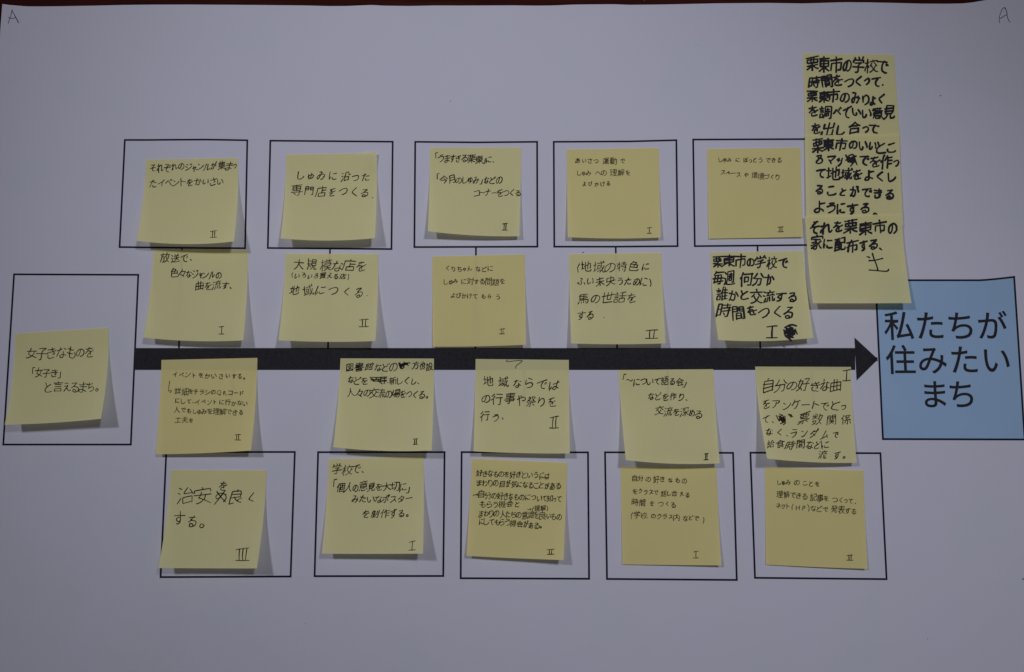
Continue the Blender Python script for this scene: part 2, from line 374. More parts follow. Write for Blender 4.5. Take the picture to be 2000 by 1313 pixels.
 'る': [[64,20,61,26,43,41,43,45],[64,20,55,19,28,20],[43,45,43,45],[43,45,43,45],[43,45,43,45],[22,58,32,51,42,46,48,47,56,46,62,47,71,51,75,55,77,60,78,70,75,77,70,82,56,87,43,86,38,85,35,82,33,78,34,74,36,70,41,68,46,68,50,69,55,72,57,76,59,80,59,85]],
 'れ': [[31,31,12,33],[11,75,12,71,23,57,29,53],[34,42,34,41,34,42],[34,42,34,42],[92,75,89,79,83,82,76,83,72,82,71,80,70,67,72,49,72,36,71,33,68,30,63,29,57,30,49,34,38,42,34,42],[33,16,31,36,33,43,30,48,30,53,30,86]],
 'ろ': [[62,21,53,20,27,21],[45,47,42,42],[32,84,38,87,53,87,59,85,66,83,71,79,74,76,77,72,78,65,77,58,74,54,70,50,61,47,40,48],[18,64,28,55,39,48,43,42,59,27,62,21]],
 'わ': [[34,42,34,42],[31,31,12,33],[34,42,34,42,34,42],[34,42,34,42],[34,42,38,43,54,35,65,34,75,36,79,39,83,44,85,49,85,58,82,68,77,73,70,78,64,81,57,82],[11,75,12,71,22,58,24,55,29,53],[33,16,31,35,33,42,30,53,30,86]],
 'を': [[32,44,32,44],[32,44,32,44],[32,44,32,44],[39,26,40,16],[53,57,48,58,44,60,38,64,34,69,32,77,34,82,39,86,47,87,71,87,77,84],[80,43,61,51,53,52],[67,24,53,26,30,26,17,26],[35,26,35,32,31,39,31,44,20,54,18,57],[32,44,36,45,45,44,51,47,54,61,54,72]],
 'ん': [[32,52,32,52],[32,52,32,52],[32,52,32,52],[86,64,86,66,85,71,81,77,77,81,69,85,61,85,57,83,54,78,54,59,51,53,49,51,45,50,36,53,32,52],[11,87,14,84,23,64,31,53,31,48,34,41,46,20,50,17]],
 'ア': [[48,39,46,61,41,72,34,80,27,85,19,85],[16,22,80,23,81,25,78,32,67,44,65,46]],
 'イ': [[54,40,54,85],[15,55,29,50,45,42,53,40,57,36,77,19]],
 'ク': [[23,85,28,86,32,85,44,78,52,73,60,65,64,60,71,49,75,41,77,30,75,28,42,27],[50,13,46,16,41,27,38,30,27,42,19,48,16,50]],
 'ケ': [[30,85,35,85,39,82,47,74,51,68,56,54,59,34],[31,33,84,33],[11,53,17,50,30,32,34,19,36,15]],
 'コ': [[78,79,20,79],[20,26,77,26,78,29,78,83]],
 'シ': [[31,19,46,28],[31,49,17,41],[83,42,82,46,75,54,68,61,55,71,40,79,30,83,23,84,18,82]],
 'ジ': [[30,20,43,28],[21,85,32,82,43,78,61,66,72,57,81,46,82,43,82,38],[74,29,69,19],[16,42,30,50],[87,25,80,14]],
 'ス': [[55,57,68,69,79,81,80,84],[23,24,67,24,69,24,70,26,67,35,57,52,55,57,33,74,21,82,17,83]],
 'タ': [[60,61,62,63],[41,49,42,48,49,53,71,68],[26,86,28,86,38,81,45,76,55,69,64,59,72,45,76,35,77,29,76,27,48,26,42,26],[50,12,46,15,42,25,39,27,30,39,20,48,14,50]],
 'ダ': [[88,19,84,10],[74,28,40,28],[76,25,76,25],[76,25,76,25],[38,50,67,70],[73,14,77,21,75,29,73,38,68,50,61,62,52,71,41,79,28,87,24,88,20,88],[14,51,22,46,35,31,39,28,43,16]],
 'チ': [[84,47,17,47,12,48],[73,19,70,19,55,22,40,24,23,24],[50,23,50,45,47,65,43,74,36,82,30,85,25,86]],
 'ッ': [[49,52,49,48,45,36],[32,88,37,89,43,86,54,79,62,71,67,64,72,54,77,40],[23,42,29,56,33,58]],
 'ツ': [[32,84,36,84,47,78,57,70,64,62,70,54,75,45,79,35,80,25],[49,38,42,20],[23,44,16,26]],
 'ト': [[76,56,45,44,37,43],[37,85,37,18]],
 'ド': [[68,32,63,22],[74,17,80,27],[73,57,51,49,34,44],[34,87,34,82,34,18]],
 'ナ': [[86,39,14,39],[23,85,30,84,34,82,42,74,47,66,51,47,51,17]],
 'ネ': [[49,87,50,68,49,56],[83,68,70,60,66,59],[50,15,50,28],[15,68,25,65,40,58,48,56,68,37,70,31,70,29,68,28,19,28]],
 'ベ': [[83,30,79,21],[72,36,65,26],[84,78,63,53,46,36,43,34,38,34,35,36,17,58]],
 'ペ': [[84,78,63,53,46,36,43,34,38,34,35,36,17,58],[78,21,80,22,82,25,84,28,84,32,81,37,77,39,73,39,69,37,67,34,66,27,71,22,78,21]],
 'ポ': [[28,53,26,55,14,72],[71,53,82,72],[86,11,86,19,83,23,77,24,74,23,72,20,71,14,75,10,81,9,86,11],[14,34,81,34],[49,18,49,78,48,84,46,86,43,87,34,86,31,84]],
 'マ': [[49,66,60,57,72,43,79,33,80,29,79,26,19,26,14,27],[62,85,51,72,48,67,43,64,30,54]],
 'ム': [[46,19,44,21,28,70,27,79],[77,73,13,80],[68,53,75,66,77,73,80,76,84,84]],
 'ャ': [[50,90,42,58,41,50],[38,50,38,44,35,33],[60,65,62,65,67,61,74,51,76,46,75,44,70,43,39,50,20,53]],
 'ラ': [[32,84,37,86,42,85,52,80,61,74,68,66,73,59,77,50,78,44,77,42,75,42,19,42],[74,19,31,19,27,20]],
 'ル': [[31,19,30,45,27,63,22,75,14,84],[56,19,56,81,62,80,69,77,78,70,87,60]],
 'ン': [[39,34,26,24,23,23],[17,81,24,83,33,81,46,75,60,67,76,52,84,40,85,34]],
 'ー': [[82,50,78,50,14,50]],
 '世': [[73,12,73,63,70,64,52,65,49,64,48,62,48,11],[24,13,24,81,25,84,28,85,85,85],[88,34,10,34]],
 '也': [[25,42,29,41,43,37,51,36],[25,44,8,48],[66,65,75,63,78,59,80,44,80,28,75,28,56,33,51,34],[88,75,87,79,84,86,77,89,37,89,27,86,26,83,25,77,25,18],[51,11,51,70]],
 '事': [[18,52,77,53,78,55,78,77],[49,40,76,39,77,38,77,30,73,28,22,29,21,30,20,33,21,38,22,39,49,40],[78,77,17,77],[87,18,11,18],[88,65,9,65],[35,92,46,91,48,88,49,80,49,11]],
 '交': [[14,50,36,33],[47,11,50,18,50,23],[48,72,38,60,33,50],[90,88,84,89,72,85,58,79,50,72],[65,34,84,49],[86,23,11,23],[65,50,55,66,51,72,47,73,43,77,29,85,15,89,12,90,8,88]],
 '人': [[48,37,52,40,58,56,65,69,72,78,87,88],[49,11,48,35,45,40,43,49,37,62,25,79,18,85,11,88]],
 '今': [[44,37,57,47],[50,14,46,16,41,22,25,35,14,42,9,42],[50,14,68,30,79,38,87,42],[20,57,73,58,73,60,72,65,55,87]],
 '会': [[26,34,29,39,35,40,67,40,70,38,73,34],[73,82,68,84,34,87,24,86],[41,59,38,66,27,79,24,86],[13,58,85,58],[50,15,74,34,87,40],[81,89,78,84,74,82,72,76,65,69],[51,11,49,15,26,34,13,40,10,40]],
 '何': [[20,36,14,39,9,48],[82,19,82,86,81,89,78,90,65,90],[89,19,38,19],[40,72,40,43,41,40,61,40,63,41,63,46,62,65,59,66,40,66],[29,11,22,25,21,35,21,90]],
 '作': [[88,68,59,68],[9,49,14,41,20,38],[59,47,87,47],[59,90,59,26],[88,26,50,26],[21,90,21,37,22,28,30,11],[53,12,49,25,46,28,36,44]],
 '係': [[79,71,87,83],[8,49,13,41,19,37],[44,70,35,82],[55,19,52,25,46,32,44,37],[52,90,57,90,60,87,60,57],[36,58,45,57,60,56,80,53],[36,19,55,18,79,14,86,15],[60,38,46,37,39,39],[30,11,27,13,21,27,19,35,20,44,20,90],[78,45,80,52,84,55,87,60],[75,28,67,35,60,39,57,44,48,51,46,57]],
 '個': [[62,51,71,51,72,53,72,71,69,72,51,71,50,68,51,53,53,51,62,51],[7,50,8,46,12,40,18,36],[37,86,86,86],[48,35,76,35],[62,51,62,26],[86,90,86,18,84,16,80,16,40,16,38,17,37,90],[19,90,19,42,18,35,20,26,26,11]],
 '内': [[47,47,53,49,72,69],[69,90,80,90,82,89,83,87,83,27,18,27,15,27,14,30,14,91],[20,70,27,69,33,65,40,58,46,47,49,33,49,11]],
 '出': [[49,11,49,85],[82,85,16,85,15,82,15,58],[19,19,20,43,21,44,25,44,78,44,79,41,79,19],[82,58,82,90]],
 '分': [[64,12,69,22,75,31,86,42],[41,46,39,60,33,75,25,83,13,90],[18,42,22,45,24,46,74,47,74,51,73,67,70,86,68,88,65,90,54,90],[34,12,29,25,18,40,11,45]],
 '切': [[19,36,20,38],[60,19,59,42,56,61,50,75,44,83,39,87],[41,63,38,65,31,68,24,71,19,72],[19,72,19,15],[8,39,37,33,42,35],[45,19,83,19,86,20,86,53,83,82,81,87,79,89,67,89]],
 '制': [[69,65,69,19],[86,12,86,87,84,89,80,90,74,90,69,88],[13,83,13,60,14,57,49,57,51,57,52,58,52,80,50,83,44,84],[51,24,15,24],[55,41,9,41],[32,11,32,90],[10,33,15,22,17,13]],
 '動': [[46,86,46,87,46,86],[29,85,29,14],[48,49,11,49],[48,72,11,72],[55,33,84,33,86,34,86,69,84,85,82,88,79,90,70,91],[50,26,9,26],[48,49,48,58,45,61,13,61,11,60,11,59,11,40,12,37,46,37,48,40,48,49],[46,11,29,14,11,15],[66,12,66,42,65,51,61,69,58,77,55,81,52,84,48,85,37,84,9,88]],
 '合': [[23,86,75,86],[75,36,70,41,63,42,29,41,27,40,26,36],[75,86,75,62,74,60,26,59,24,60,23,62,23,90],[50,16,62,26,76,36,85,40,88,41],[50,16,46,18,41,23,25,36,11,42]],
 '問': [[84,27,56,27],[13,27,41,27],[13,42,39,41,40,40,41,34,40,15,17,14,14,15,13,90],[84,42,57,41,56,38,56,16,59,14,79,14,83,14,84,16,84,87,83,89,80,90,71,90],[34,78,60,78,63,76,63,71,63,59,62,56,36,56,34,59,34,83]],
 '図': [[51,62,52,64,54,66,62,70,73,73],[42,35,50,45],[57,32,48,24,44,23],[13,84,84,84],[46,62,33,45,27,32],[13,89,13,18,14,16,80,15,83,16,84,17,84,90],[71,32,63,48,51,61,47,62,43,66,34,70,25,73,22,72]],
 '地': [[45,46,36,48],[65,38,46,42],[65,34,70,33,83,29,85,31,85,59,82,65,77,66],[20,12,20,67],[10,33,32,33],[65,11,65,69],[45,19,45,78,47,86,56,89,81,89,86,87,88,83,89,79,87,74],[33,64,27,66,21,68,18,70,10,74,9,76]],
 '域': [[72,65,76,62,78,59,82,50,85,41],[63,74,58,73,34,80],[55,89,67,78,72,75],[38,56,38,42,39,39,52,39,55,40,55,60,52,61,39,61,38,59,38,56],[80,11,86,18,86,23,85,24,36,24],[19,12,19,64,19,70],[27,34,9,34],[10,76,16,73,20,70,28,67,30,64],[89,80,89,85,88,88,85,90,82,90,77,86,72,75,72,65,69,48,67,11]],
 '場': [[57,62,55,68,52,73,44,82,37,87],[72,62,69,73,61,87],[46,61,49,50],[82,25,45,25],[88,50,36,50],[45,25,45,15,47,13,80,13,82,16,82,36,81,37,79,38,46,38,45,35,45,25],[20,65,20,11],[31,31,10,31],[33,61,21,65,18,67,10,71,9,73],[33,71,35,70,42,63,46,61,86,62,87,65,86,74,82,89,80,90,77,91,73,91,69,89]],
 '境': [[50,25,52,29,52,34],[77,24,74,26,72,34],[62,10,63,16],[32,89,35,91,39,90,44,88,48,84,52,77,54,67],[88,82,88,87,85,90,76,90,71,89,69,83,69,68],[44,56,80,56],[19,12,19,72],[39,34,86,34],[28,34,9,34],[83,17,42,17],[31,68,21,71,9,77],[54,67,69,68,79,66,80,63,80,45,76,44,45,45,44,48,44,65,47,67,54,67]],
 '大': [[48,40,48,40],[48,40,48,40],[48,40,45,45,41,57,34,71,27,79,20,84,11,88],[11,38,42,38,48,39,53,38,86,38],[88,88,84,88,77,83,67,73,60,64,48,39,48,26,49,11]],
 '夫': [[91,88,87,89,84,89,68,80,59,73,51,59,48,57],[18,25,81,25],[87,51,53,51,48,52,42,51,11,51],[9,88,12,89,17,87,33,77,39,71,47,56,49,36,49,11]],
 '央': [[89,89,81,88,73,84,66,79,56,67,51,57],[45,55,47,58],[19,55,20,26,21,23,26,23,77,23,78,26,78,55],[11,89,19,86,33,78,38,73,43,64,48,49,48,11],[88,55,56,55,49,57,40,55,11,55]],
 '女': [[8,87,11,88,16,88,30,85,44,77,47,75,49,72],[69,34,68,41,65,51,54,72],[38,34,38,27,44,9],[86,34,11,34],[34,34,32,41,26,56,26,60,45,68,49,71,55,72,83,88]],
 '好': [[17,28,19,30],[27,72,32,74,37,79,38,86],[88,50,46,50],[27,68,16,61,12,57,13,53,19,25,21,11],[56,91,63,91,66,90,67,88,67,40,69,37,79,25,81,19,80,17,78,17,50,17],[9,89,18,83,27,72,33,54,37,35,37,31,34,29,9,29]],
 '子': [[19,17,66,17,72,18],[72,18,70,25,51,36,49,39,48,88,44,90,33,90],[88,52,10,52]],
 '学': [[78,11,72,20,71,26],[27,26,26,20,21,11],[47,11,50,17,50,26],[88,64,11,64],[12,38,13,27,19,26,84,26,86,27,86,38],[27,42,65,43,70,42],[65,43,62,48,51,55,49,57,49,82,47,89,45,90,36,91,33,91,29,88]],
 '安': [[46,11,49,20],[13,88,15,89,18,89,34,84,45,78,49,73],[67,48,66,56,57,69,56,73],[34,48,27,64],[39,47,40,40,43,33],[84,33,84,24,82,21,49,21,15,21,13,24,13,34],[11,47,87,47],[82,88,60,77,55,74,48,73,27,64]],
 '家': [[15,52,27,49,38,44,43,43],[47,11,49,18],[65,57,68,66,75,76,85,85,89,85],[11,67,14,68,23,66,48,54],[43,43,46,35],[54,66,48,68,27,80,13,85],[85,31,85,21,84,19,49,18,14,19,12,21,12,31],[24,34,72,34],[34,88,40,91,47,90,52,86,55,81,55,71,54,60,51,56,48,53,46,48,43,43],[77,46,67,53,64,57,54,60]],
 '対': [[27,14,29,19,28,27],[54,50,60,62,61,66],[30,66,33,67,35,69,40,77,40,80],[30,59,25,56,14,43],[43,27,9,27],[78,11,78,85,77,88,75,89,65,89],[88,33,52,33],[11,87,18,81,30,66,30,60,35,50,39,34]],
 '専': [[23,77,28,78,36,86],[66,57,66,89,63,91,52,92],[79,42,19,42],[10,69,88,69],[11,18,86,18],[66,57,77,56,78,55,79,32,78,30,23,29,21,29,19,31,19,52,20,55,61,56,66,57],[48,11,48,56]],
 '工': [[49,83,49,22],[11,83,88,83],[15,21,83,21]],
 '市': [[50,24,50,24],[65,80,77,79,78,77,79,72,79,46,78,44,73,44,20,45,19,48,19,80],[10,24,88,24],[46,11,49,20,49,31,49,89]],
 '布': [[25,50,25,50],[42,11,39,25],[53,37,53,90],[11,25,87,25],[34,26,33,32,28,41,26,49,26,81],[12,58,20,52,29,49,80,49,81,51,81,78,80,80,78,81,69,81]],
 '店': [[53,43,84,43],[80,86,32,86],[51,11,54,17,54,21],[53,33,53,62],[87,22,54,22,18,23,17,24,17,47,15,70,12,80,9,88],[80,86,80,66,79,63,53,62,35,63,32,64,32,86]],
 '意': [[34,32,32,24,32,17],[75,54,22,54],[45,65,46,71,53,75],[49,10,50,16],[66,83,66,87,63,90,38,90,35,89,34,87,33,77],[19,77,12,88],[78,75,85,86],[66,17,66,22,64,32],[87,32,11,32],[16,17,81,17],[22,54,22,45,25,43,72,42,74,43,75,45,75,62,74,64,72,65,25,65,22,63,22,54]],
 '放': [[81,28,81,37,76,56,73,63,69,65],[26,11,27,18],[48,89,55,85,65,76,69,73],[50,48,52,43,57,40],[19,45,37,45,39,46,40,47,39,78,38,85,35,89,27,90],[9,89,15,79,19,64,19,26],[43,26,9,26],[88,28,65,28,59,27],[88,88,83,86,70,73,69,66,65,61,57,39,57,34,59,26,62,11]],
 '数': [[41,19,44,13],[29,32,37,35,45,41],[11,11,14,14,16,18,16,27],[71,64,74,61,76,54,81,35,81,28],[50,90,59,83,67,74,71,72],[29,32,23,36,11,45],[11,89,16,88,23,85,27,82,29,79],[61,28,88,28],[29,10,29,44],[34,79,42,66,43,61,42,60,11,59],[48,27,29,28,9,27],[51,50,55,42,59,38,64,11],[88,88,81,83,71,71,70,64,67,60,62,43,59,40],[20,59,18,69,19,72,29,78,34,79,41,83]],
 '新': [[38,20,39,28,35,41],[9,80,13,74,16,67],[27,10,29,19],[78,90,78,42],[40,68,44,78],[19,42,18,28,19,20],[28,42,28,85,27,88,22,89],[50,88,53,80,56,64,57,20,60,18,81,13,85,13],[46,57,9,57],[88,42,57,42],[11,20,45,20],[47,42,9,42]],
 '方': [[50,27,51,18,49,11],[52,90,65,90,69,89,71,86,74,78,75,71,76,62,76,50,73,49,36,49],[11,27,87,27],[8,89,13,89,21,82,27,75,31,66,36,50,37,27]],
 '施': [[46,58,53,57],[19,45,35,45,36,47,36,71,34,86,31,90,24,91],[69,46,81,43,85,43,85,65,83,69,79,70],[54,23,59,24,88,24],[26,26,26,18,24,11],[68,50,53,53],[10,26,39,26],[53,42,53,80,55,89,62,91,83,91,88,88,89,82],[19,26,19,51,18,60,16,71,10,88],[69,74,69,34],[57,11,54,22,45,37]],
 '時': [[50,68,57,79],[32,44,11,44],[85,21,44,21],[77,40,77,87,74,90,65,91],[88,57,41,57],[65,11,65,39],[11,80,12,18,15,16,30,16,32,18,32,22,32,71,29,72,11,72],[41,40,89,40]],
 '曲': [[83,57,14,57],[36,84,36,12],[59,12,59,84],[14,85,84,85],[84,90,84,32,82,29,77,29,19,29,15,30,14,90]],
 '書': [[76,78,22,78],[76,88,22,88],[88,57,10,57],[88,26,10,26],[16,47,81,47],[48,11,48,57],[22,88,22,70,24,67,30,67,75,68,76,71,76,88],[19,16,73,16,74,17,75,19,75,33,74,36,71,37,18,37]],
 '月': [[75,61,23,61],[75,38,24,38],[13,86,20,71,24,58,24,16,28,15,72,15,74,16,75,18,75,87,72,89,68,90,58,90,52,88]],
 '未': [[47,52,49,54],[51,53,54,50,57,50,87,50],[9,83,13,83,26,74,33,67,41,58,48,53],[80,26,18,26],[49,89,49,11],[89,83,86,83,76,77,68,70,53,54,44,50,11,50]],
 '東': [[87,88,82,86,67,78,59,71,55,65],[43,65,39,70,33,75,11,88],[79,48,19,48],[87,19,11,19],[49,11,49,89],[55,65,59,63,75,63,78,62,79,37,78,34,23,34,19,34,19,38,19,62,22,63,38,63,45,64,55,65]],
 '栗': [[42,65,38,72,28,79,14,86,10,87],[88,87,86,87,83,86,69,79,59,71,55,65],[59,15,59,48],[37,15,37,47],[11,15,87,15],[37,47,31,48,17,47,16,44,16,34,17,30,77,30,80,31,80,45,79,47,43,48,37,47],[49,90,49,57],[88,64,59,64,54,65,49,65,43,65,38,64,10,64]],
 '校': [[91,88,86,88,81,86,73,81,65,73],[74,34,87,49],[65,24,64,16,61,10],[8,75,8,70,17,49,22,44],[47,48,47,44,54,34],[47,48,47,48],[22,44,27,46,29,47,33,55,34,59],[22,44,22,44],[47,48,47,48],[47,48,47,48],[65,71,60,68,51,53,47,48],[88,24,43,24],[11,30,33,30],[23,90,23,51,22,43,23,10],[40,89,43,89,50,85,64,74,71,63,76,52,78,50]],
 '模': [[67,71,69,78,74,83,82,88,88,90],[58,71,57,77,52,83,44,88,36,90],[20,49,15,52,8,68,8,73],[42,44,82,44],[61,71,62,57],[32,58,32,53,29,48,26,45,21,43],[39,18,88,18],[31,28,10,28],[53,24,53,10],[74,11,74,24],[37,71,87,71],[62,57,45,56,43,56,42,37,43,33,47,32,81,32,82,36,82,56,62,57],[21,90,21,54,20,47,21,11]],
 '機': [[78,11,72,22,71,26,72,27,79,27],[70,81,59,88,53,90],[18,46,23,46,25,48,27,52,27,57],[18,46,18,46],[50,37,52,44],[85,36,86,42],[45,29,41,30,36,29],[44,12,36,29],[63,58,65,61],[70,79,76,75,81,66],[75,46,79,44,86,42],[75,46,75,46],[42,69,47,71,54,77],[75,46,75,46],[75,46,75,46],[7,73,7,67,13,50,18,46],[52,44,38,46],[27,28,10,28],[87,59,35,59],[19,90,19,52,18,45,19,10],[30,89,36,82,42,68,42,54],[50,24,49,27,45,30,44,35,39,42,38,46],[88,80,90,82,88,87,87,89,84,90,77,88,70,81,65,67,62,53,59,26,59,11],[81,59,81,54,76,50,72,42,79,29,84,22]],
 '毎': [[28,19,84,19],[23,54,25,57],[72,78,72,78],[50,34,50,46,47,71,47,79],[88,56,10,56],[86,79,20,79],[55,91,67,91,69,89,71,86,74,73,75,62,76,38,75,35,31,34,28,35,27,37,19,84],[30,11,28,19,24,21,17,32]],
 '気': [[40,70,42,73],[28,34,76,34],[88,76,89,83,87,90,85,91,82,90,77,85,74,76,72,50,71,48,18,48],[27,19,33,20,86,20],[22,60,50,79],[54,56,43,70,33,79,17,89,10,90],[6,40,11,40,13,38,26,19,28,12,30,10]],
 '治': [[28,19,19,14,14,12],[81,41,45,43,40,43,40,37,57,11],[11,38,22,44],[80,87,80,61,79,59,75,59,41,60,40,63,40,87],[80,87,40,87],[27,63,13,88],[71,24,77,31,81,39,86,45]],
 '沿': [[88,44,80,44,76,42,74,32,74,15,50,14,48,15,47,16,47,29,44,36,40,43,34,47],[16,14,27,20],[13,88,13,86,25,67,27,63],[81,85,42,85],[21,45,10,39],[81,89,81,58,78,57,46,57,43,57,42,59,42,91]],
 '流': [[14,13,18,15,25,20],[59,11,62,22],[22,45,14,40,10,39],[54,23,51,29,45,38,43,43],[32,89,37,84,40,77,42,68,42,56],[59,87,59,56],[26,62,25,66,13,88],[90,79,90,85,88,89,83,90,77,88,76,82,76,57],[35,22,88,22],[38,45,43,44,48,44,80,42],[87,47,83,43,80,41,75,32]],
 '深': [[35,26,36,17,37,15,40,15,84,15,85,17,85,25],[32,84,35,83,41,78,57,59],[21,44,10,38],[63,59,67,56,85,56],[11,88,23,63],[80,38,83,43],[14,12,24,18],[52,27,47,34,37,43],[60,47,60,89],[86,83,76,76,63,60,58,59,53,56,36,56]],
 '特': [[9,64,25,60],[57,79,54,72],[35,54,33,56,25,57],[84,20,48,20],[77,39,77,87,74,90,65,90],[88,39,42,39],[88,57,43,57],[65,39,65,11],[34,30,12,30],[25,11,25,90],[9,45,12,29,13,19]],
 '理': [[85,33,43,33],[20,17,20,74],[86,68,42,68],[89,88,35,88],[64,88,65,14],[43,33,43,49,45,51,83,51,85,48,84,15,82,14,45,14,43,17,43,33],[31,17,9,17],[30,44,10,44],[9,80,17,77,21,75,30,73,34,70]],
 '環': [[55,27,55,12],[47,88,47,75],[47,88,53,88,64,85],[70,12,70,27],[88,38,37,38],[74,79,77,76,84,72,90,72],[18,17,18,75],[55,12,43,12,41,13,41,25,42,27,81,27,84,26,85,15,83,13,55,12],[89,88,85,88,76,82,68,72,65,64],[8,17,27,17],[26,44,9,44],[65,64,44,62,43,60,44,50,48,49,80,49,81,52,81,62,65,64],[9,80,18,75,27,74,35,78,45,75,55,68,57,64]],
 '発': [[27,33,16,25],[62,22,72,15],[72,34,86,23],[86,81,83,88,81,90,66,90,62,88,60,83,60,44],[83,65,15,65],[14,90,19,89,25,85,30,81,33,75,35,70,36,62,36,44],[24,41,26,44,32,44,69,44,71,43,74,41],[88,47,75,40,73,35,68,33,64,27,62,23,58,18,55,11],[6,47,11,47,24,40,27,33,33,30,39,19,40,16,38,14,16,14]],
 '目': [[19,84,77,84],[77,38,19,38],[77,61,19,61],[77,90,77,18,75,16,71,16,23,16,20,17,19,90]],
 '知': [[84,80,57,80],[45,80,33,66,27,63],[46,49,10,49],[84,86,84,20,81,19,60,19,57,19,57,22,57,88],[17,22,22,23,43,23],[19,11,17,20,10,36],[10,89,19,79,27,62,28,23]],
 '票': [[77,55,21,55],[68,77,86,88],[38,91,45,91,48,88,49,67],[32,75,28,77,15,87,8,88],[37,42,37,14],[59,14,59,43],[10,67,88,67],[37,42,43,43,80,43,81,41,81,28,80,27,77,27,19,27,17,28,16,30,16,40,17,43,31,43,37,42],[11,13,87,13]],
 '祭': [[49,62,48,88,45,91,38,91],[13,86,20,82,30,73,35,72],[27,28,34,34],[67,74,82,87],[10,56,21,50,24,44],[67,36,71,33,78,24,80,20,80,17,77,16,56,16],[80,62,19,62],[28,10,25,16,19,23],[31,43,35,34,40,28,44,18,42,17,26,16],[17,38,24,44,30,44,36,47,63,47,69,43],[88,54,82,52,70,43,67,37,63,34,59,28,53,11]],
 '細': [[33,46,35,57],[37,82,33,69],[13,58,35,57],[23,38,11,37],[11,72,8,88],[22,72,24,85],[11,37,13,31,23,13,27,11],[66,15,66,83],[86,83,48,83],[86,50,48,50],[87,88,86,16,83,15,51,15,48,16,48,18,48,89],[32,26,28,33,23,38,21,44,15,53,13,58]],
 '給': [[49,87,82,87],[84,37,78,41,75,42,55,41,50,38],[36,82,36,79,34,69],[23,72,25,86],[16,56,16,56],[15,55,17,57],[11,92,9,87,11,72],[24,37,11,37],[82,87,82,62,81,59,51,58,49,59,49,62,49,91],[33,46,36,61],[24,11,19,22,9,40],[65,15,69,17,83,36,88,40],[34,26,28,34,24,38,21,44,17,51,16,56],[10,59,16,57,20,58,34,57],[42,42,49,37,63,17,65,15]],
 '自': [[79,44,20,44],[50,10,47,13,45,23],[79,86,20,86],[79,65,20,65],[20,90,20,26,21,24,23,23,75,23,78,24,79,86]],
 '良': [[21,36,76,36],[87,63,80,64,65,73,63,76],[49,11,50,19],[46,83,29,87,21,87,22,21,24,20,49,19,75,20,76,50,75,53,21,54],[86,88,81,88,70,83,64,80,62,76,56,73,47,63,44,54]],
 '色': [[34,18,61,19,61,23,56,29,55,36],[50,59,50,36],[80,59,20,59],[12,37,20,36,78,36,80,39,80,64],[88,77,85,86,78,89,31,89,26,88,23,86,20,75,20,35,23,29,31,20,34,17,36,11]],
 '行': [[47,16,86,16],[10,28,20,20,28,11],[73,42,73,88,70,90,59,90],[22,49,16,51,10,56],[88,42,42,42],[33,31,25,42,22,48,23,91]],
 '表': [[82,58,66,70],[29,65,29,84,30,86,35,86,53,81,57,83],[83,19,14,19],[79,33,19,33],[49,11,49,48],[86,47,47,48,11,47],[51,48,54,57,61,68,66,70,68,75,73,79,87,87],[9,70,12,70,21,66,28,65,31,61,40,53,43,48]],
 '見': [[35,62,34,71,31,78,27,82,24,85,16,89,11,90,7,88],[58,61,58,83,59,87,61,89,65,90,84,90,87,88,89,80],[22,45,75,45],[75,29,22,29],[35,62,75,60,75,17,74,14,27,13,23,14,22,60,24,61,35,62]],
 '規': [[50,29,84,29],[84,44,50,44],[24,62,30,64,39,75],[72,60,73,83,74,88,78,89,86,89,89,86,89,80],[57,60,56,72,51,82,43,88,40,90,38,89],[37,26,11,26],[39,48,10,48],[57,60,81,60,83,59,84,18,83,15,53,14,50,16,50,58,51,60,57,60],[10,88,18,78,24,61,24,12]],
 '解': [[20,18,33,18,36,19,37,21,34,29,34,34],[53,39,56,37,62,30,65,20,65,15],[43,69,14,69],[86,55,58,55],[43,50,15,50],[72,37,80,38,84,36,86,28,86,16,83,15,53,15],[28,34,28,87],[88,72,54,72],[72,46,72,90],[36,90,42,89,43,82,43,35,39,34,19,34,13,34],[10,92,9,90,13,75,15,57,15,40,14,32,15,27,21,16,21,11],[59,47,58,54,53,64]],
 '言': [[51,25,51,18,46,11],[24,52,74,52],[75,88,75,70,73,67,67,67,24,68,22,70,22,88],[75,88,22,88],[24,38,73,38],[88,25,10,25]],
 '記': [[12,87,13,65,32,65,35,65,35,86,32,87,12,87],[9,25,40,25],[83,47,53,48,52,50,52,83,54,87,59,89,81,89,85,88,86,86,89,76],[22,11,25,17],[34,38,13,38],[11,51,36,51],[51,15,80,15,83,16,83,51]],
 '設': [[39,26,9,26],[13,86,13,65,14,64,16,64,34,64,34,67,34,85],[87,39,80,39,77,37,76,15,74,14,72,13,54,14,53,16,53,26,51,33,48,38,44,41,40,41,34,38,13,38],[81,53,81,57,78,63,66,79],[35,50,13,50],[22,12,24,18],[81,53,76,52,45,52],[13,86,34,85,39,88,44,89,57,83,63,79],[50,52,50,58,51,61,63,78,67,79,77,86,87,89]],
 '話': [[84,88,50,88],[37,26,8,26],[12,86,13,64,34,64,34,68,34,85,31,86,12,86],[34,38,12,38],[21,11,24,16,24,20],[34,50,12,50],[84,88,84,64,82,62,78,62,53,62,50,63,50,88],[88,40,46,40],[66,16,66,62],[87,13,80,12,64,16,48,18]],
 '詳': [[24,19,21,11],[56,29,55,21,51,11],[37,26,8,26],[12,86,13,64,34,64,34,68,34,85,31,86,12,86],[34,38,12,38],[34,50,12,50],[84,49,50,49],[88,71,44,71],[66,90,66,29],[87,29,46,29],[78,29,78,20,82,12,86,11]],
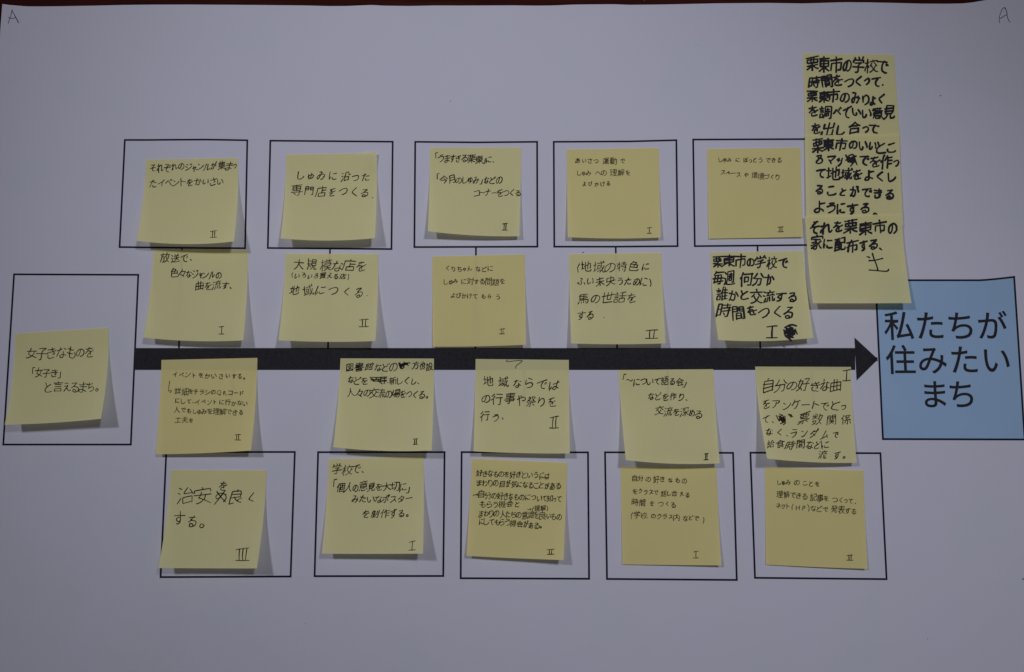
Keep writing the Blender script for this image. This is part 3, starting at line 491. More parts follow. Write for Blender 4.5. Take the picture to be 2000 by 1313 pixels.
 '語': [[83,88,83,64,82,63,77,63,49,63,48,66,48,88],[83,88,48,88],[34,38,12,38],[21,11,24,18],[34,50,12,50],[37,26,9,26],[12,86,13,64,34,64,34,68,34,85,31,86,12,86],[61,14,61,21,56,50],[45,14,87,14],[80,50,80,33,80,31,48,30],[42,50,88,50]],
 '誰': [[69,11,72,19],[37,26,8,26],[42,45,43,40,49,37],[12,86,13,64,34,64,34,68,34,85,31,86,12,86],[34,38,12,38],[21,11,24,16,24,20],[34,50,12,50],[85,65,50,65],[87,27,58,27,52,27],[85,46,50,46],[71,84,71,27],[88,84,50,84],[59,11,57,11,56,13,49,36,50,90]],
 '調': [[11,50,32,50],[32,38,11,38],[34,26,8,26],[23,18,20,11],[77,46,56,46],[76,31,57,31],[65,24,65,46],[56,76,74,76,75,74,75,70,75,62,74,60,57,60,56,62,56,80],[11,90,12,67,13,64,29,64,31,64,32,86],[77,91,85,89,87,85,87,17,86,15,85,14,47,15,46,17,46,48,45,61,42,77,39,85,36,87,30,86,12,86]],
 '識': [[75,68,80,64,86,52],[59,78,41,78],[51,20,49,11],[81,17,85,27],[27,38,12,38],[10,26,30,26],[21,18,17,11],[12,51,27,51],[41,64,59,64],[56,39,57,28,56,20],[43,39,42,27],[36,39,88,39],[60,20,38,20],[11,90,12,65,15,64,26,64,27,65,27,69,27,85,11,86],[74,77,59,89],[88,76,89,80,88,85,86,88,84,89,80,87,75,77,75,68,73,62,72,52,70,11],[64,86,59,79,59,52,59,50,57,50,43,50,41,51,41,84]],
 '買': [[77,65,21,65],[89,91,84,91,63,83,58,84],[38,15,38,29],[41,83,34,83,19,89,11,90],[59,14,59,29],[21,52,77,52],[38,15,21,14,16,15,15,18,15,26,16,28,17,29,78,29,82,28,82,17,81,14,44,14,38,15],[77,52,77,73,75,76,25,76,22,74,21,45,23,41,74,41,77,43,77,52]],
 '送': [[9,90,10,87,14,82,21,79],[71,27,72,22,79,11],[50,20,45,11],[82,75,67,59,60,56],[91,86,88,88,77,89,45,89,34,86,21,79],[23,24,16,14,12,11],[21,79,21,44,19,42,9,42],[88,49,34,49],[84,28,38,28],[38,76,42,75,51,68,60,55,60,28]],
 '週': [[10,47,20,47,21,48,21,80],[11,87,21,80],[21,80,27,82,39,87,51,89,81,89,88,88,93,85],[33,76,32,73,36,59,38,47,38,15,41,14,80,14,82,15,83,17,83,74,82,76,80,78,71,77],[21,24,12,14],[50,63,50,54,51,52,67,51,69,52,70,65,69,68,51,68,50,66,50,63],[73,41,48,41],[49,27,72,27],[60,41,60,22]],
 '運': [[91,85,86,87,53,88,37,85,25,78,21,77],[13,15,21,27],[10,89,10,87,13,83,21,77],[9,48,19,48,21,49,21,77],[86,24,86,15,84,13,35,13,34,16,34,22,34,24,37,26,43,27,79,27],[87,72,34,72],[81,50,39,50],[59,78,59,27],[81,50,81,40,79,38,42,38,40,39,39,40,39,58,41,60,80,60,81,57,81,50]],
 '配': [[89,77,89,81,87,87,86,89,82,90,63,90,59,87,58,81,58,45,61,44,86,44],[12,85,44,85],[11,69,44,69],[44,56,36,55,33,54,34,14],[23,14,23,45,22,51,19,57],[10,14,45,14],[86,50,85,15,83,14,58,14],[11,91,12,34,13,31,41,31,44,32,44,85]],
 '門': [[56,28,84,28],[13,28,41,28],[13,90,14,16,17,14,39,14,40,16,41,21,41,40,39,43,13,43],[84,43,57,43,56,40,56,17,57,15,60,14,81,14,83,15,84,16,84,87,83,89,80,90,70,90]],
 '間': [[63,68,34,68],[41,27,13,27],[56,27,84,27],[13,41,39,41,40,39,41,35,41,16,39,14,18,13,14,15,13,90],[84,41,57,40,56,37,56,16,57,14,60,13,81,13,84,15,84,87,81,90,72,90],[34,87,35,54,38,53,60,53,63,55,63,59,63,79,62,82,34,82]],
 '関': [[56,26,85,26],[48,70,48,70],[48,70,65,83],[64,46,61,48,59,55],[13,26,41,26],[38,55,36,47],[13,90,14,16,17,13,38,13,40,15,41,20,41,36,40,39,13,39],[85,39,57,38,56,35,56,16,57,14,60,13,82,13,84,14,85,15,85,85,82,89,75,90],[69,55,28,55],[71,68,54,68,48,70,42,68,27,68],[48,56,48,69,44,76,38,81,31,85,27,85]],
 '集': [[52,20,52,20],[20,27,14,30,10,34],[56,70,58,74,63,78,87,88],[42,71,37,76,26,83,13,88,6,88],[79,32,21,32],[86,55,21,55],[79,43,21,43],[49,63,49,89],[26,19,32,20,81,20],[48,9,51,11,53,16,51,26,51,55],[10,68,38,68,45,71,60,68,88,68],[30,10,27,12,26,18,22,22,21,25,21,55]],
 '題': [[84,51,55,51],[40,26,14,26],[74,71,79,72,88,79],[48,80,52,79,61,71],[69,15,67,27],[84,39,55,39],[44,66,27,66],[67,27,81,27,84,28,84,60,82,63,58,64,55,63,55,28,57,27,67,27],[14,26,14,16,16,14,38,14,40,16,39,36,36,38,16,38,14,35,14,26],[27,81,27,76,27,51],[91,88,83,89,53,89,43,88,30,85,26,81,14,75],[88,14,51,14],[9,50,45,50],[9,89,14,74,15,62]],
 '食': [[72,50,25,50],[25,64,66,64,72,63],[25,33,27,36],[50,35,47,27],[9,36,12,37,23,34,30,35,66,35,72,36],[80,89,68,82,64,78,49,72,46,72],[83,67,77,68,65,78],[48,85,28,88,25,87,25,40,27,30,46,15,49,14,74,32,86,36,92,34],[76,68,72,63,72,61,72,39,73,32]],
 '館': [[14,50,37,50],[69,21,69,16,67,11],[14,86,34,80],[47,30,47,26],[25,27,27,37],[47,26,40,25,31,17,26,14],[8,30,22,16,26,14],[54,67,82,68,83,70,83,87],[83,87,54,87],[54,53,78,53,79,51,80,46,79,37,78,36,57,35,54,36,54,87],[87,30,86,23,85,21,49,21,47,22,47,26],[32,72,33,78,38,87],[11,91,14,84,14,41,15,38,33,37,36,38,37,61,36,63,35,64,14,64]],
 '馬': [[50,73,53,84],[17,73,16,78,13,85,8,90],[34,87,33,74],[70,78,65,71],[77,30,20,30],[78,45,20,45],[50,60,50,15],[69,91,79,91,82,88,85,79,86,68,85,62,21,60,20,57,20,18,21,16,24,15,80,15]],
 '.': [[18,80,22,83]],
}
# outlines of the printed title characters, thousandths of the type size
OUTL = {
 '私': [[436,-20,457,-11,495,-2,564,11,679,30,852,57,860,34,867,11,873,-10,879,-31,884,-50,959,-19,936,57,905,145,868,240,827,336,786,427,717,401,740,348,764,293,787,237,808,180,829,124,527,80,572,209,614,350,654,498,689,649,719,799,639,813,610,659,575,508,539,374,507,266,484,197,468,152,452,115,438,85,424,65,410,55,415,40,421,24,427,7,433,-8],[419,826,360,805,291,785,214,767,135,752,57,739,62,728,67,716,72,704,75,691,78,680,109,684,140,689,172,695,204,700,236,706,236,558,59,558,59,488,224,488,192,417,155,347,113,280,70,221,26,172,34,159,43,145,52,130,59,115,65,101,101,144,137,196,172,253,206,314,236,377,236,-78,308,-78,308,400,333,367,359,331,384,297,405,266,421,241,467,302,445,328,411,367,372,410,335,450,308,477,308,488,473,488,473,558,308,558,308,720,342,728,375,737,406,746,435,755,463,765]],
 'た': [[537,482,537,408,574,412,611,415,648,416,685,418,723,418,758,417,793,416,827,413,860,410,891,406,893,482,860,485,826,488,791,490,755,491,720,491,681,491,643,489,606,487,570,485],[558,239,483,246,478,221,474,198,471,174,469,151,468,128,478,75,508,33,558,4,626,-13,712,-19,755,-18,796,-16,835,-13,871,-10,905,-5,908,76,871,69,832,63,792,59,752,57,713,56,641,61,592,75,562,96,548,121,544,149,545,165,546,182,549,201,553,219],[221,620,199,620,177,621,154,622,128,624,101,627,104,549,126,548,148,547,171,546,194,545,220,545,237,545,255,545,273,546,292,547,312,548,307,526,302,504,297,483,291,461,286,441,260,350,228,252,192,155,155,67,118,-6,206,-36,239,40,273,132,307,231,337,330,362,422,369,449,376,476,382,502,388,529,394,556,436,561,479,567,521,574,562,581,602,590,602,669,565,660,527,652,488,645,449,638,410,633,425,707,428,721,431,737,435,755,439,772,443,787,347,795,348,781,348,765,347,747,346,729,344,712,342,699,339,683,336,665,333,646,329,625,306,623,284,622,262,621,241,620]],
 'ち': [[112,656,113,578,149,575,185,572,223,570,263,568,303,568,287,497,267,423,244,348,217,277,188,212,263,185,268,195,274,205,280,214,287,222,294,231,339,274,392,308,453,332,519,347,589,352,653,345,703,327,739,298,761,262,768,219,743,135,674,78,572,46,448,37,312,47,332,-32,503,-38,646,-17,755,33,825,112,850,221,839,287,807,341,755,383,685,410,598,419,537,416,478,407,423,390,369,366,316,334,329,372,342,418,355,467,368,519,379,570,460,574,544,581,629,590,710,600,785,612,784,689,708,674,628,662,548,652,469,645,394,641,405,699,408,715,411,732,415,749,419,766,423,783,334,788,334,772,334,756,333,740,332,723,330,705,319,639,302,639,264,640,224,642,184,646,146,651]],
 'が': [[768,661,695,628,738,569,780,496,818,416,851,338,874,269,951,306,925,371,890,448,850,528,808,602],[780,806,726,784,743,759,760,730,778,700,793,671,807,645,862,669,848,695,831,724,814,754,796,782],[890,846,837,824,854,799,872,771,889,742,906,713,920,686,974,710,960,735,944,763,925,793,907,822],[64,557,73,471,90,473,109,476,129,479,147,481,163,483,290,496,265,406,230,302,188,193,137,89,79,-2,160,-35,219,72,269,187,311,301,345,409,371,504,396,506,420,508,442,510,462,511,478,511,514,509,543,499,565,480,579,449,584,403,582,336,577,268,567,203,554,144,537,97,524,75,508,60,490,51,470,46,449,45,430,46,406,49,380,53,353,59,327,66,340,-18,361,-22,384,-26,409,-29,434,-31,458,-32,495,-30,528,-22,557,-7,583,17,604,51,626,109,642,180,653,257,660,337,662,412,654,482,631,531,595,561,551,577,499,582,483,582,463,581,440,579,414,577,387,575,413,717,415,729,417,741,419,753,422,765,424,777,332,786,331,744,327,701,322,656,314,612,306,568,270,565,236,562,204,560,177,558,154,557,135,557,118,556,100,556,83,557]],
 '住': [[548,819,568,786,588,751,606,715,620,682,631,653,704,682,692,711,677,743,658,778,637,812,616,844],[285,836,247,745,202,658,150,576,95,501,36,437,45,424,55,408,65,391,74,375,80,362,100,384,120,406,140,430,160,455,179,481,179,-78,254,-78,254,599,277,640,299,683,320,726,339,770,357,814],[314,26,314,-45,963,-45,963,26,680,26,680,280,918,280,918,351,680,351,680,573,948,573,948,644,339,644,339,573,605,573,605,351,373,351,373,280,605,280,605,26]],
 'み': [[848,514,767,523,768,506,768,487,768,468,768,449,767,431,766,416,764,402,763,387,761,371,758,356,708,378,656,398,601,415,544,428,484,437,509,493,534,549,558,600,579,644,598,677,603,684,608,691,613,697,619,703,624,710,574,751,566,748,556,746,546,743,535,741,524,740,489,738,442,735,388,733,338,731,298,730,285,730,270,730,255,731,239,732,223,733,227,652,242,653,257,655,272,656,287,657,301,658,336,660,383,662,432,664,476,666,509,668,490,628,469,584,448,537,426,488,405,440,295,425,203,387,132,330,88,259,72,175,78,128,96,90,124,62,160,44,202,38,232,40,258,48,283,61,306,80,328,107,352,147,378,198,404,255,430,313,454,369,516,360,575,346,633,327,688,304,740,277,716,213,679,150,629,92,563,40,478,-5,544,-60,623,-14,687,38,738,97,778,163,807,237,830,221,852,205,873,190,892,174,911,158,948,244,928,258,905,273,881,289,855,305,827,321,833,357,838,394,842,432,845,472],[374,370,353,322,331,273,309,227,287,185,265,152,253,138,241,128,230,122,218,118,205,117,186,120,170,128,157,142,148,161,145,185,155,236,184,284,230,325,294,355]],
 'い': [[223,698,126,700,129,684,131,665,132,645,133,627,133,611,133,569,134,517,136,459,139,400,144,344,167,208,203,108,249,41,301,3,357,-9,397,-2,435,22,472,65,509,130,545,219,482,290,464,230,442,175,416,129,388,98,358,86,318,99,284,136,256,194,235,271,222,364,218,414,216,465,215,514,215,560,215,601,215,619,217,639,218,661,221,681],[744,670,666,643,719,563,764,468,799,362,824,251,840,140,920,173,904,278,877,388,840,494,795,590]],
 'ま': [[500,178,501,111,495,75,480,51,457,35,428,26,395,24,343,28,303,39,276,57,261,79,256,105,262,131,280,154,310,172,351,184,403,188,423,188,442,186,462,185,481,182],[185,473,186,398,233,393,286,390,339,387,391,385,436,384,493,384,497,248,481,250,464,252,447,253,430,254,413,254,334,247,269,226,222,194,192,152,182,101,191,49,219,8,264,-22,326,-40,404,-46,472,-38,522,-17,555,14,574,53,580,94,578,156,636,132,689,103,738,71,782,38,820,5,866,76,827,107,777,141,718,175,650,206,574,232,567,386,623,388,678,392,733,397,788,402,844,409,845,484,790,476,735,470,680,464,624,460,566,457,566,469,566,597,623,600,680,605,734,609,787,615,836,620,837,693,783,685,729,679,674,673,620,669,566,666,567,727,568,743,569,758,570,771,571,783,573,794,488,794,489,784,490,772,491,758,492,745,492,734,492,663,446,663,400,664,346,667,289,672,235,678,190,685,191,611,235,607,288,602,345,598,400,595,447,594,491,594,491,469,491,454,437,454,392,455,341,457,286,461,233,466]],
}
# printed title on the blue panel
def title(text, cx0, pitch, cy, em, x_in=0.0):
    V, Fc = [], []
    cu = bpy.data.curves.new('tmp', 'CURVE'); cu.dimensions = '2D'; cu.fill_mode = 'BOTH'; cu.offset = 0.5
    for k, ch in enumerate(text):
        for loop in OUTL[ch]:
            sp = cu.splines.new('POLY'); sp.points.add(len(loop) // 2 - 1); sp.use_cyclic_u = True
            for p, gx, gy in zip(sp.points, loop[0::2], loop[1::2]):
                p.co = (cx0 + k * pitch + (gx / 1000 - .5) * em + (gy / 1000 - .38) * x_in, -(cy - (gy / 1000 - .38) * em), 0, 1)
    ob = bpy.data.objects.new('tmp', cu); COL.objects.link(ob)
    me = bpy.data.meshes.new_from_object(ob.evaluated_get(bpy.context.evaluated_depsgraph_get()))
    V = [on_poster(q.co.x, -q.co.y, 0.00012) for q in me.vertices]; Fc = [tuple(p.vertices) for p in me.polygons]
    bpy.data.objects.remove(ob); bpy.data.meshes.remove(me)
    return link('printed_title_line', V, Fc, M_ARROW, poster, smooth=False)
# every note: its four corners, how far its free edge stands off (mm, left and right), its writing
NOTES = [
 dict(c=[(285,312),(464.4,308),(457,472),(266.8,470.6)], h=(12,16), style='pen', bow=5, label='pale note in the leftmost box of the top row, two written lines about an event',
   lines=[('それぞれのジャンルが集まっ',292,327.5,463,323.5,17),('たイベントをかいさい',292,358,437,353.5,16)], num=[(2,411,451.5,423.5,464)]),
 dict(c=[(559,302),(736,299.3),(732.6,465.5),(548,465.8)], h=(12,12), style='wide', bow=4, tr=2.5, label='pale note without numeral in the second box of the top row, lifted upper right corner',
   lines=[('しゅみに沿った',575,340,726,346,19),('専門店をつくる.',568,370.6,733,377,20)]),
 dict(c=[(840,288.2),(1018.4,288),(1014.5,461.6),(835.8,452)], h=(10,5), style='pen', bow=3, label='pale note in the middle box of the top row, three lines with corner brackets',
   lines=[('「うますぎる栗東」に、',850,308.5,967,311.5,15.5),('「今月のしゅみ」などの',852.5,350,982,351.5,15.5),('コーナーをつくる',925,376,1018,376,15)], num=[(2,981,437,991.5,449.5)]),
 dict(c=[(1107,292),(1287,289),(1290.5,464),(1109,463.4)], h=(5,4), deep=True, style='fine', label='deep yellow note in fourth top box, three small lines and numeral I',
   lines=[('あいさつ 運動 で',1122,313.5,1222,314.5,12.5),('しゅみ への 理解を',1125,338,1232,337,12.5),('よびかける',1135,358.5,1193,358.5,11)], num=[(1,1263.5,445,1273,456)]),
 dict(c=[(1381,291),(1563,288.4),(1567.3,463.2),(1384.4,466.4)], h=(1,1.3), deep=True, style='fine', bow=0, label='deep yellow flat note in the fifth top box, left of the tall marker notes',
   lines=[('しゅみ に ぼっとう できる',1402,311.5,1527,312.5,11.5),('スペース や 環境づくり',1407,336.5,1523,346.5,12)], num=[(3,1519,443.5,1530.5,453)]),
 dict(c=[(300,488.6),(484,488.6),(475.3,665),(280.2,659.4)], h=(10,11), style='pen', bow=4, label='pale note above the arrow tail, directly below the leftmost top box, numeral I',
   lines=[('放送で、',312.5,504,378,504,17),('色々なジャンルの',334,533,433,538,16),('曲を流す、',380,557,455,558,17)], num=[(1,428,638.3,437.5,652.8)]),
 dict(c=[(557.6,495.5),(738.7,496),(733.2,666.2),(544,665)], h=(12,14), style='wide', bow=2, label='pale note below the second top box with a small bracketed line about a shop',
   lines=[('大規模な店を',572,516,716,520,22),('(いろいろ買える店)',568,537.5,683,539.5,11.5,1.4),('地域につくる.',561,566,724,569,21)], num=[(2,701.5,624,719.5,638.5)]),
 dict(c=[(844,501),(1025,497),(1027,673.6),(845.2,677.4)], h=(2,6), deep=True, style='fine', bow=1, label='deep yellow note below the middle top box, three small lines and numeral II',
   lines=[('くりちゃん などに',868,524,964,525,12.5),('しゅみ に対する問題を',866,549.5,987,549.5,13),('よびかけて もら う',879,576,978,580,12)], num=[(2,975.5,642.5,986,652.3)]),
 dict(c=[(1111,496.2),(1292,493.6),(1299.5,671),(1115.5,671)], h=(9,7), style='wide', bow=1.5, label='pale note below the fourth top box, four lines, two of them in brackets, about horses',
   lines=[('(地域の特色に',1123,522,1272,519.5,20),('ふい未央うために)',1126,549,1274,548.5,17),('馬の世話を',1127,585,1245,580,20),('する  .',1127,614,1184,616,18)], num=[(2,1261,645,1285,661)]),
 dict(c=[(1387,492.8),(1569,490),(1588.7,660),(1402.7,664.2)], h=(13,9), style='mark', bow=4, label='note with thick marker writing and an inked-out blot above the arrow head end',
   lines=[('栗東市の学校で',1392,510,1540,512,25,3.3),('毎週 何分か',1392,543,1514,545.5,25,3.3),('誰かと交流する',1397,575,1560,580,26,3.5),('時間をつくる',1402,607.5,1552,611,28,3.6)], num=[(1,1497,638,1518,660.5,3.6)],
   marks=[('inked_out_blot',3.7,'BLOT')]),
 dict(c=[(1567.8,104),(1746,106.4),(1759,288),(1573.5,290)], h=(.4,.4), style='mark', bow=0, power=1, base=.0003, label='topmost of the three tall joined notes with thick marker writing at right',
   lines=[('栗東市の学校で',1575,125.5,1737,129,29),('時間をつくって.',1577,158,1731,159,26),('栗東市のみりょく',1576,188,1730,193,25),('を調べていい意見',1578,217,1749,220,26),('を出し合って',1583,251,1719,251,25)]),
 dict(c=[(1572.2,264.5),(1756,262.5),(1763.6,441),(1575,445)], h=(.4,.6), style='mark', bow=0, power=1, base=.0017, label='middle one of the three tall joined notes with thick marker writing at right',
   lines=[('栗東市のいいとこ',1586,281.5,1751,285,27),('ろマッ',1590,311,1646,312,23),('でを作っ',1677,313,1757,316,25),('て地域をよくし',1592,338,1752,343.5,26),('ることができる',1591,369,1748,378,23),('ようにする。',1589,404,1715,409,27)],
   marks=[('scribbled_out_word',3.6,'SCR1')]),
 dict(c=[(1572.4,421.6),(1760.5,419),(1779.8,592.4),(1587.7,592.6)], h=(6,6.5), style='mark', bow=0, base=.0031, power=1.9, grip=.2, label='lowest of the three tall joined marker notes, its corner over the blue panel',
   lines=[('それを栗東市の',1582,443,1754,443.5,28),('家に配布する、',1584,474,1727,478.5,27)],
   marks=[('written_symbol',3.0,[[(1693.5,501.5),(1696,502),(1699,503.5)],[(1704,495.5),(1707,506),(1711,515),(1713.5,523),(1714.5,528)],[(1697.5,509.3),(1708,509),(1724,504.8)],[(1697.5,527.5),(1712,528.6),(1728,530.3),(1734,529.8),(1736,526)]])]),
 dict(c=[(28.8,651.4),(212,640.2),(197.4,818),(9.8,829.8)], h=(13,15), style='thinpen', bow=2, label='pale note alone in the large left box, three lines, no numeral',
   lines=[('女子きなものを',51,690,184,687.5,23),('「女子き」',62,727.5,119,728,18),('と言えるまち。',86,755,193,754,22)]),
 dict(c=[(315.5,703.2),(502.8,699.2),(490,880.2),(304.8,887.4)], h=(5,12), deep=True, style='fine', bow=1.5, label='deep yellow note hanging from the arrow tail, five small lines with a hooked arrow',
   lines=[('イベントをかいさいする。',335,731,481,736,12.5),('詳細をチラシのQRコード',341,764,478,767.5,13),('にして、イベントに行かない',341,782,484,788,12.5),('人でもしゅみを理解できる',338,800.5,477,806,13),('工夫を',341,820.5,378,821,11.5)], num=[(2,458.5,849,470,859.5)],
   marks=[('hooked_arrow',1.2,[[(331.5,744.5),(330,753),(328.6,766),(334.5,761.5),(334.8,764.5),(332,767.3)]])]),
 dict(c=[(665,700.2),(847.5,700.5),(843.2,880),(651,873.6)], h=(13,14), style='pen', bow=4, label='pale note under the arrow, second from left, with crossed-out words in two lines',
   lines=[('図書館などの',673,717.5,776,716,16.5),('方也設',805,714,844.5,715.5,16),('などを',679,741.5,719,743,15.5),('.新しくし、',754,743,822,744.5,16),('人々の交流の場をつくる。',677,765.5,838,771,16.5)], num=[(2,806.5,857.5,816,868.3)],
   marks=[('scribbled_out_word',2.2,'SCR2'),('crossed_out_word',1.9,'SCR3')]),
 dict(c=[(929,701.4),(1111,703.2),(1112.8,885.8),(925.2,881.6)], h=(9,9), style='wide', bow=1.5, label='pale note under the middle of the arrow, pen squiggle at its top edge',
   lines=[('地域ならでは',939,744,1094,753,21),('の行事や祭りを',937,778,1088,785,21),('行う、',937,812,986,814,19)], num=[(2,1073.5,814.5,1091,836.2)],
   marks=[('pen_squiggle',1.1,[[(992,703),(988.5,704.5),(989,706.3),(995,706.2),(1007,704.8),(1021.5,704),(1017,708.5),(1009.5,713),(1007,717),(1007.4,720.3)]])]),
 dict(c=[(1208,723),(1393.2,721.2),(1405.8,905.2),(1222.2,898.6)], h=(14,8), style='pen', bow=4, label='pale note under the arrow, fourth from left, bracketed first line and curled left side',
   lines=[('「〜について語る会」',1216.5,742.5,1341,746,16),('などを作り、',1264,772.5,1345,775.5,15.5),('交流を深める',1280,802.5,1372,807,17)], num=[(2,1375,886.3,1383.5,898.3)]),
 dict(c=[(1474.8,716.2),(1662,716.8),(1672.8,904),(1498.2,895.8)], h=(17,6), style='wide', bow=3, label='pale note under the arrow head, six crowded lines, numeral in its upper right corner',
   lines=[('自分の好きな曲',1488,753,1642,753,23),('をアンケートでとっ',1487,788,1652,792,20),('て、',1487,818,1513,819,18),('票数関係',1557,818,1665,818.5,21),('なく、ランダムで',1493,844,1643,849,16),('給食時間などに',1496,867.5,1620,869,17),('流 す。',1596,888.5,1655,890,17)], num=[(1,1646.5,723.5,1660.8,743.8)],
   marks=[('scribbled_out_word',2.0,'SCR4')]),
 dict(c=[(333.6,917.8),(520.7,918.4),(502.2,1110.2),(309.2,1109.6)], h=(14,15), style='wide', bow=1, label='pale note in the leftmost box of the bottom row, large writing and numeral III',
   lines=[('治安',345,966,414,967,29),('を',425,946.5,447,946.5,22),('良く',447,970,505,973,27),('する。',338,1014,401,1016,29)], num=[(3,460.5,1072,487,1095)],
   marks=[('crossed_out_letter',1.9,[[(438.5,960),(428,974),(418.5,985.5)],[(423.5,960.5),(431,971),(440,980)],[(441.5,966),(430,962.5),(421.5,968),(422,975),(428,973.5),(434,964),(441,966.5),(442,974),(436,980.5)]])]),
 dict(c=[(642,896.8),(827.2,891.6),(826.2,1081.4),(628.8,1081.4)], h=(11,15), style='pen', bow=1, label='pale note in the second box of the bottom row, four lines and numeral I',
   lines=[('学校で、',648.5,915.5,714,915.5,19),('「個人の意見を大切に」',650.5,951.5,801,950,17.5),('みたいなポスター',687,974,806,972.5,15.5),('を制作する。',707,1003,800,1001.5,17.5)], num=[(1,798.5,1058,811.2,1074.8)]),
 dict(c=[(922.3,895.8),(1108.6,904),(1101,1094.2),(911.2,1085.5)], h=(5,11), deep=True, style='thinpen', bow=1, label='deep yellow note in the middle bottom box, crowded with six lines',
   lines=[('好きなものを好きというには',930,924,1074,929,14,1.4),('まわりの目が気になることがある',930,941.5,1096,950,14,1.4),('→自分の好きなものについて知って',923,965.5,1097.5,975,13.5,1.4),('もらう機会と',937.5,984.5,1017,986,14,1.4),('→(理解)',1029,994.5,1072,992,11,1.3),('まわりの人たちの意識を良いもの',935.5,1001.5,1097,1009.5,14,1.4),('にしてもらう機会がある。',935.5,1017,1059,1026,14,1.4)], num=[(2,1068.5,1073.5,1082,1083)]),
 dict(c=[(1212.2,912),(1399.4,912.8),(1408.6,1104.2),(1215.8,1102.4)], h=(1,4), deep=True, style='fine', bow=.5, label='deep yellow note in the fourth box of the bottom row, four small lines, numeral I',
   lines=[('自分 の 好き な も の',1234,933,1342,940,12.5),('をクラスで 話し合 える',1236,958.5,1348,966.5,12),('時間 を つくる',1234,980.5,1322,986,13.5),('(学校 のクラス内 などで )',1231,1005,1377,1014,12.5)], num=[(1,1354.5,1077.5,1364,1090)]),
 dict(c=[(1493.8,912.6),(1686.8,919),(1693.6,1111),(1496.2,1103)], h=(1,3), deep=True, style='fine', bow=.5, label='deep yellow note in the rightmost box of the bottom row, three small lines, numeral III',
   lines=[('しゅみ の ことを',1517,940.5,1602,945,12.5),('理解できる 記事を つくって、',1516,964,1674,979,14),('ネット(HP)などで 発表する',1515,986,1674,999.5,14)], num=[(3,1654,1084.5,1665.5,1094.5)]),
]
_r = random.Random(3)
def _zig(x0, y0, x1, y1, n, sk=0.0):
    o = []
    for i in range(n + 1):
        t = i / n; s = 1 if i % 2 else -1
        o.append((x0 + (x1 - x0) * t + _r.uniform(-1, 1) + s * sk, (y0 + y1) / 2 + s * (y1 - y0) / 2 * _r.uniform(.75, 1.05)))
    return o
def _disc(cx, cy, r, n):
    o = []
    for i in range(n):
        t = -1 + 2 * i / (n - 1); h = r * math.sqrt(max(.12, 1 - t * t)) * _r.uniform(.8, 1.12)
        s = 1 if i % 2 else -1
        o.append((cx + t * r * .95 + s * 1.5, cy + s * h))
    return o
SPECIAL = {'BLOT': [_disc(1544, 648.5, 12.0, 12), [(y, x) for x, y in _disc(649.5, 1543.5, 12, 9)], [(1532, 650), (1534, 657), (1540, 661), (1546, 666)], [(1533, 640), (1545, 634), (1556, 637)]],
 'SCR1': [_zig(1655, 303, 1671, 322, 7, 2), _zig(1654, 306, 1672, 318, 5, -1), [(1657, 305), (1665, 301), (1669, 306), (1659, 312), (1670, 314), (1661, 325)], [(1652, 313), (1662, 309), (1672, 305)]],
 'SCR2': [_zig(778.5, 709, 790, 719.5, 6, 1), _zig(779, 710, 797, 714, 5, 0), [(781, 708), (781, 717), (784, 721), (789, 718)], [(783, 712), (792, 709), (801, 709)], [(789, 707), (792, 713), (797, 710)]],
 'SCR3': [[(722.5, 737), (735, 737.6), (756, 736.5)], [(724, 739.5), (730, 741), (727, 744), (742, 745), (755, 744.5)], [(725, 742.5), (740, 741), (755, 739)], [(733, 738), (740, 742), (738, 746)], [(744, 737), (743, 745)], [(751, 737), (751, 747), (750, 750)], [(729, 745), (755, 743)], [(741, 746), (746, 749.5)]],
 'SCR4': [_zig(1519, 811, 1536, 826, 6, 2), [(1522, 809), (1530, 811), (1520, 815), (1534, 816), (1519, 820), (1537, 822), (1524, 828)], [(1520, 813), (1534, 812), (1523, 823), (1536, 825), (1530, 830)], [(1540, 811), (1548, 810), (1542, 814), (1549, 814)], [(1541, 809), (1546, 815)]]}
for d in NOTES:
    d['marks'] = [(a, b, SPECIAL[c] if isinstance(c, str) else c) for a, b, c in d.get('marks', [])]
title('私たちが', 1756.0, 60.6, 636.0, 61, -3)
title('住みたい', 1759.0, 62.2, 702.6, 61, -3)
title('まち', 1825.0, 54.0, 770.0, 60, -3)

# ------------------------------------------------------------------ handwriting
rng = random.Random(7)
SMALL = 'っゃゅょッャ'; PUN = '、。.'; BR = '「」()'
def kanji(c): return '\u4e00' <= c <= '\u9fff' or c in '々'
def weight(c):
    if c == ' ': return .45
    if c in SMALL: return .62
    if c in PUN: return .5
    if c in BR: return .5
    if kanji(c): return 1.16
    return .97
def smooth_pts(p, it=1):
    for _ in range(it):
        if len(p) < 3: return p
        q = [p[0]]
        for a, b in zip(p, p[1:]):
            q.append((.75 * a[0] + .25 * b[0], .75 * a[1] + .25 * b[1])); q.append((.25 * a[0] + .75 * b[0], .25 * a[1] + .75 * b[1]))
        q.append(p[-1]); p = q
    return p
def pen(strokes, w, fn, jit=0.0, taper=.75):
    parts = []
    for k, st in enumerate(strokes):
        st = smooth_pts(st, 2 if len(st) < 8 else 1)
        n = len(st); ph = rng.random() * 6
        wd = [1 + .16 * math.sin(ph + 5 * i / max(1, n - 1)) for i in range(n)]
        if n > 2 and rng.random() < .6: wd[-1] *= taper; 
        dz = 0.000004 * (k % 12)
        v, f = ribbon(st, w * rng.uniform(.9, 1.1), lambda x, y: fn(x, y) + Vector((0, 0, dz)), caps=True, widths=wd)
        parts.append((v, f))
    return parts
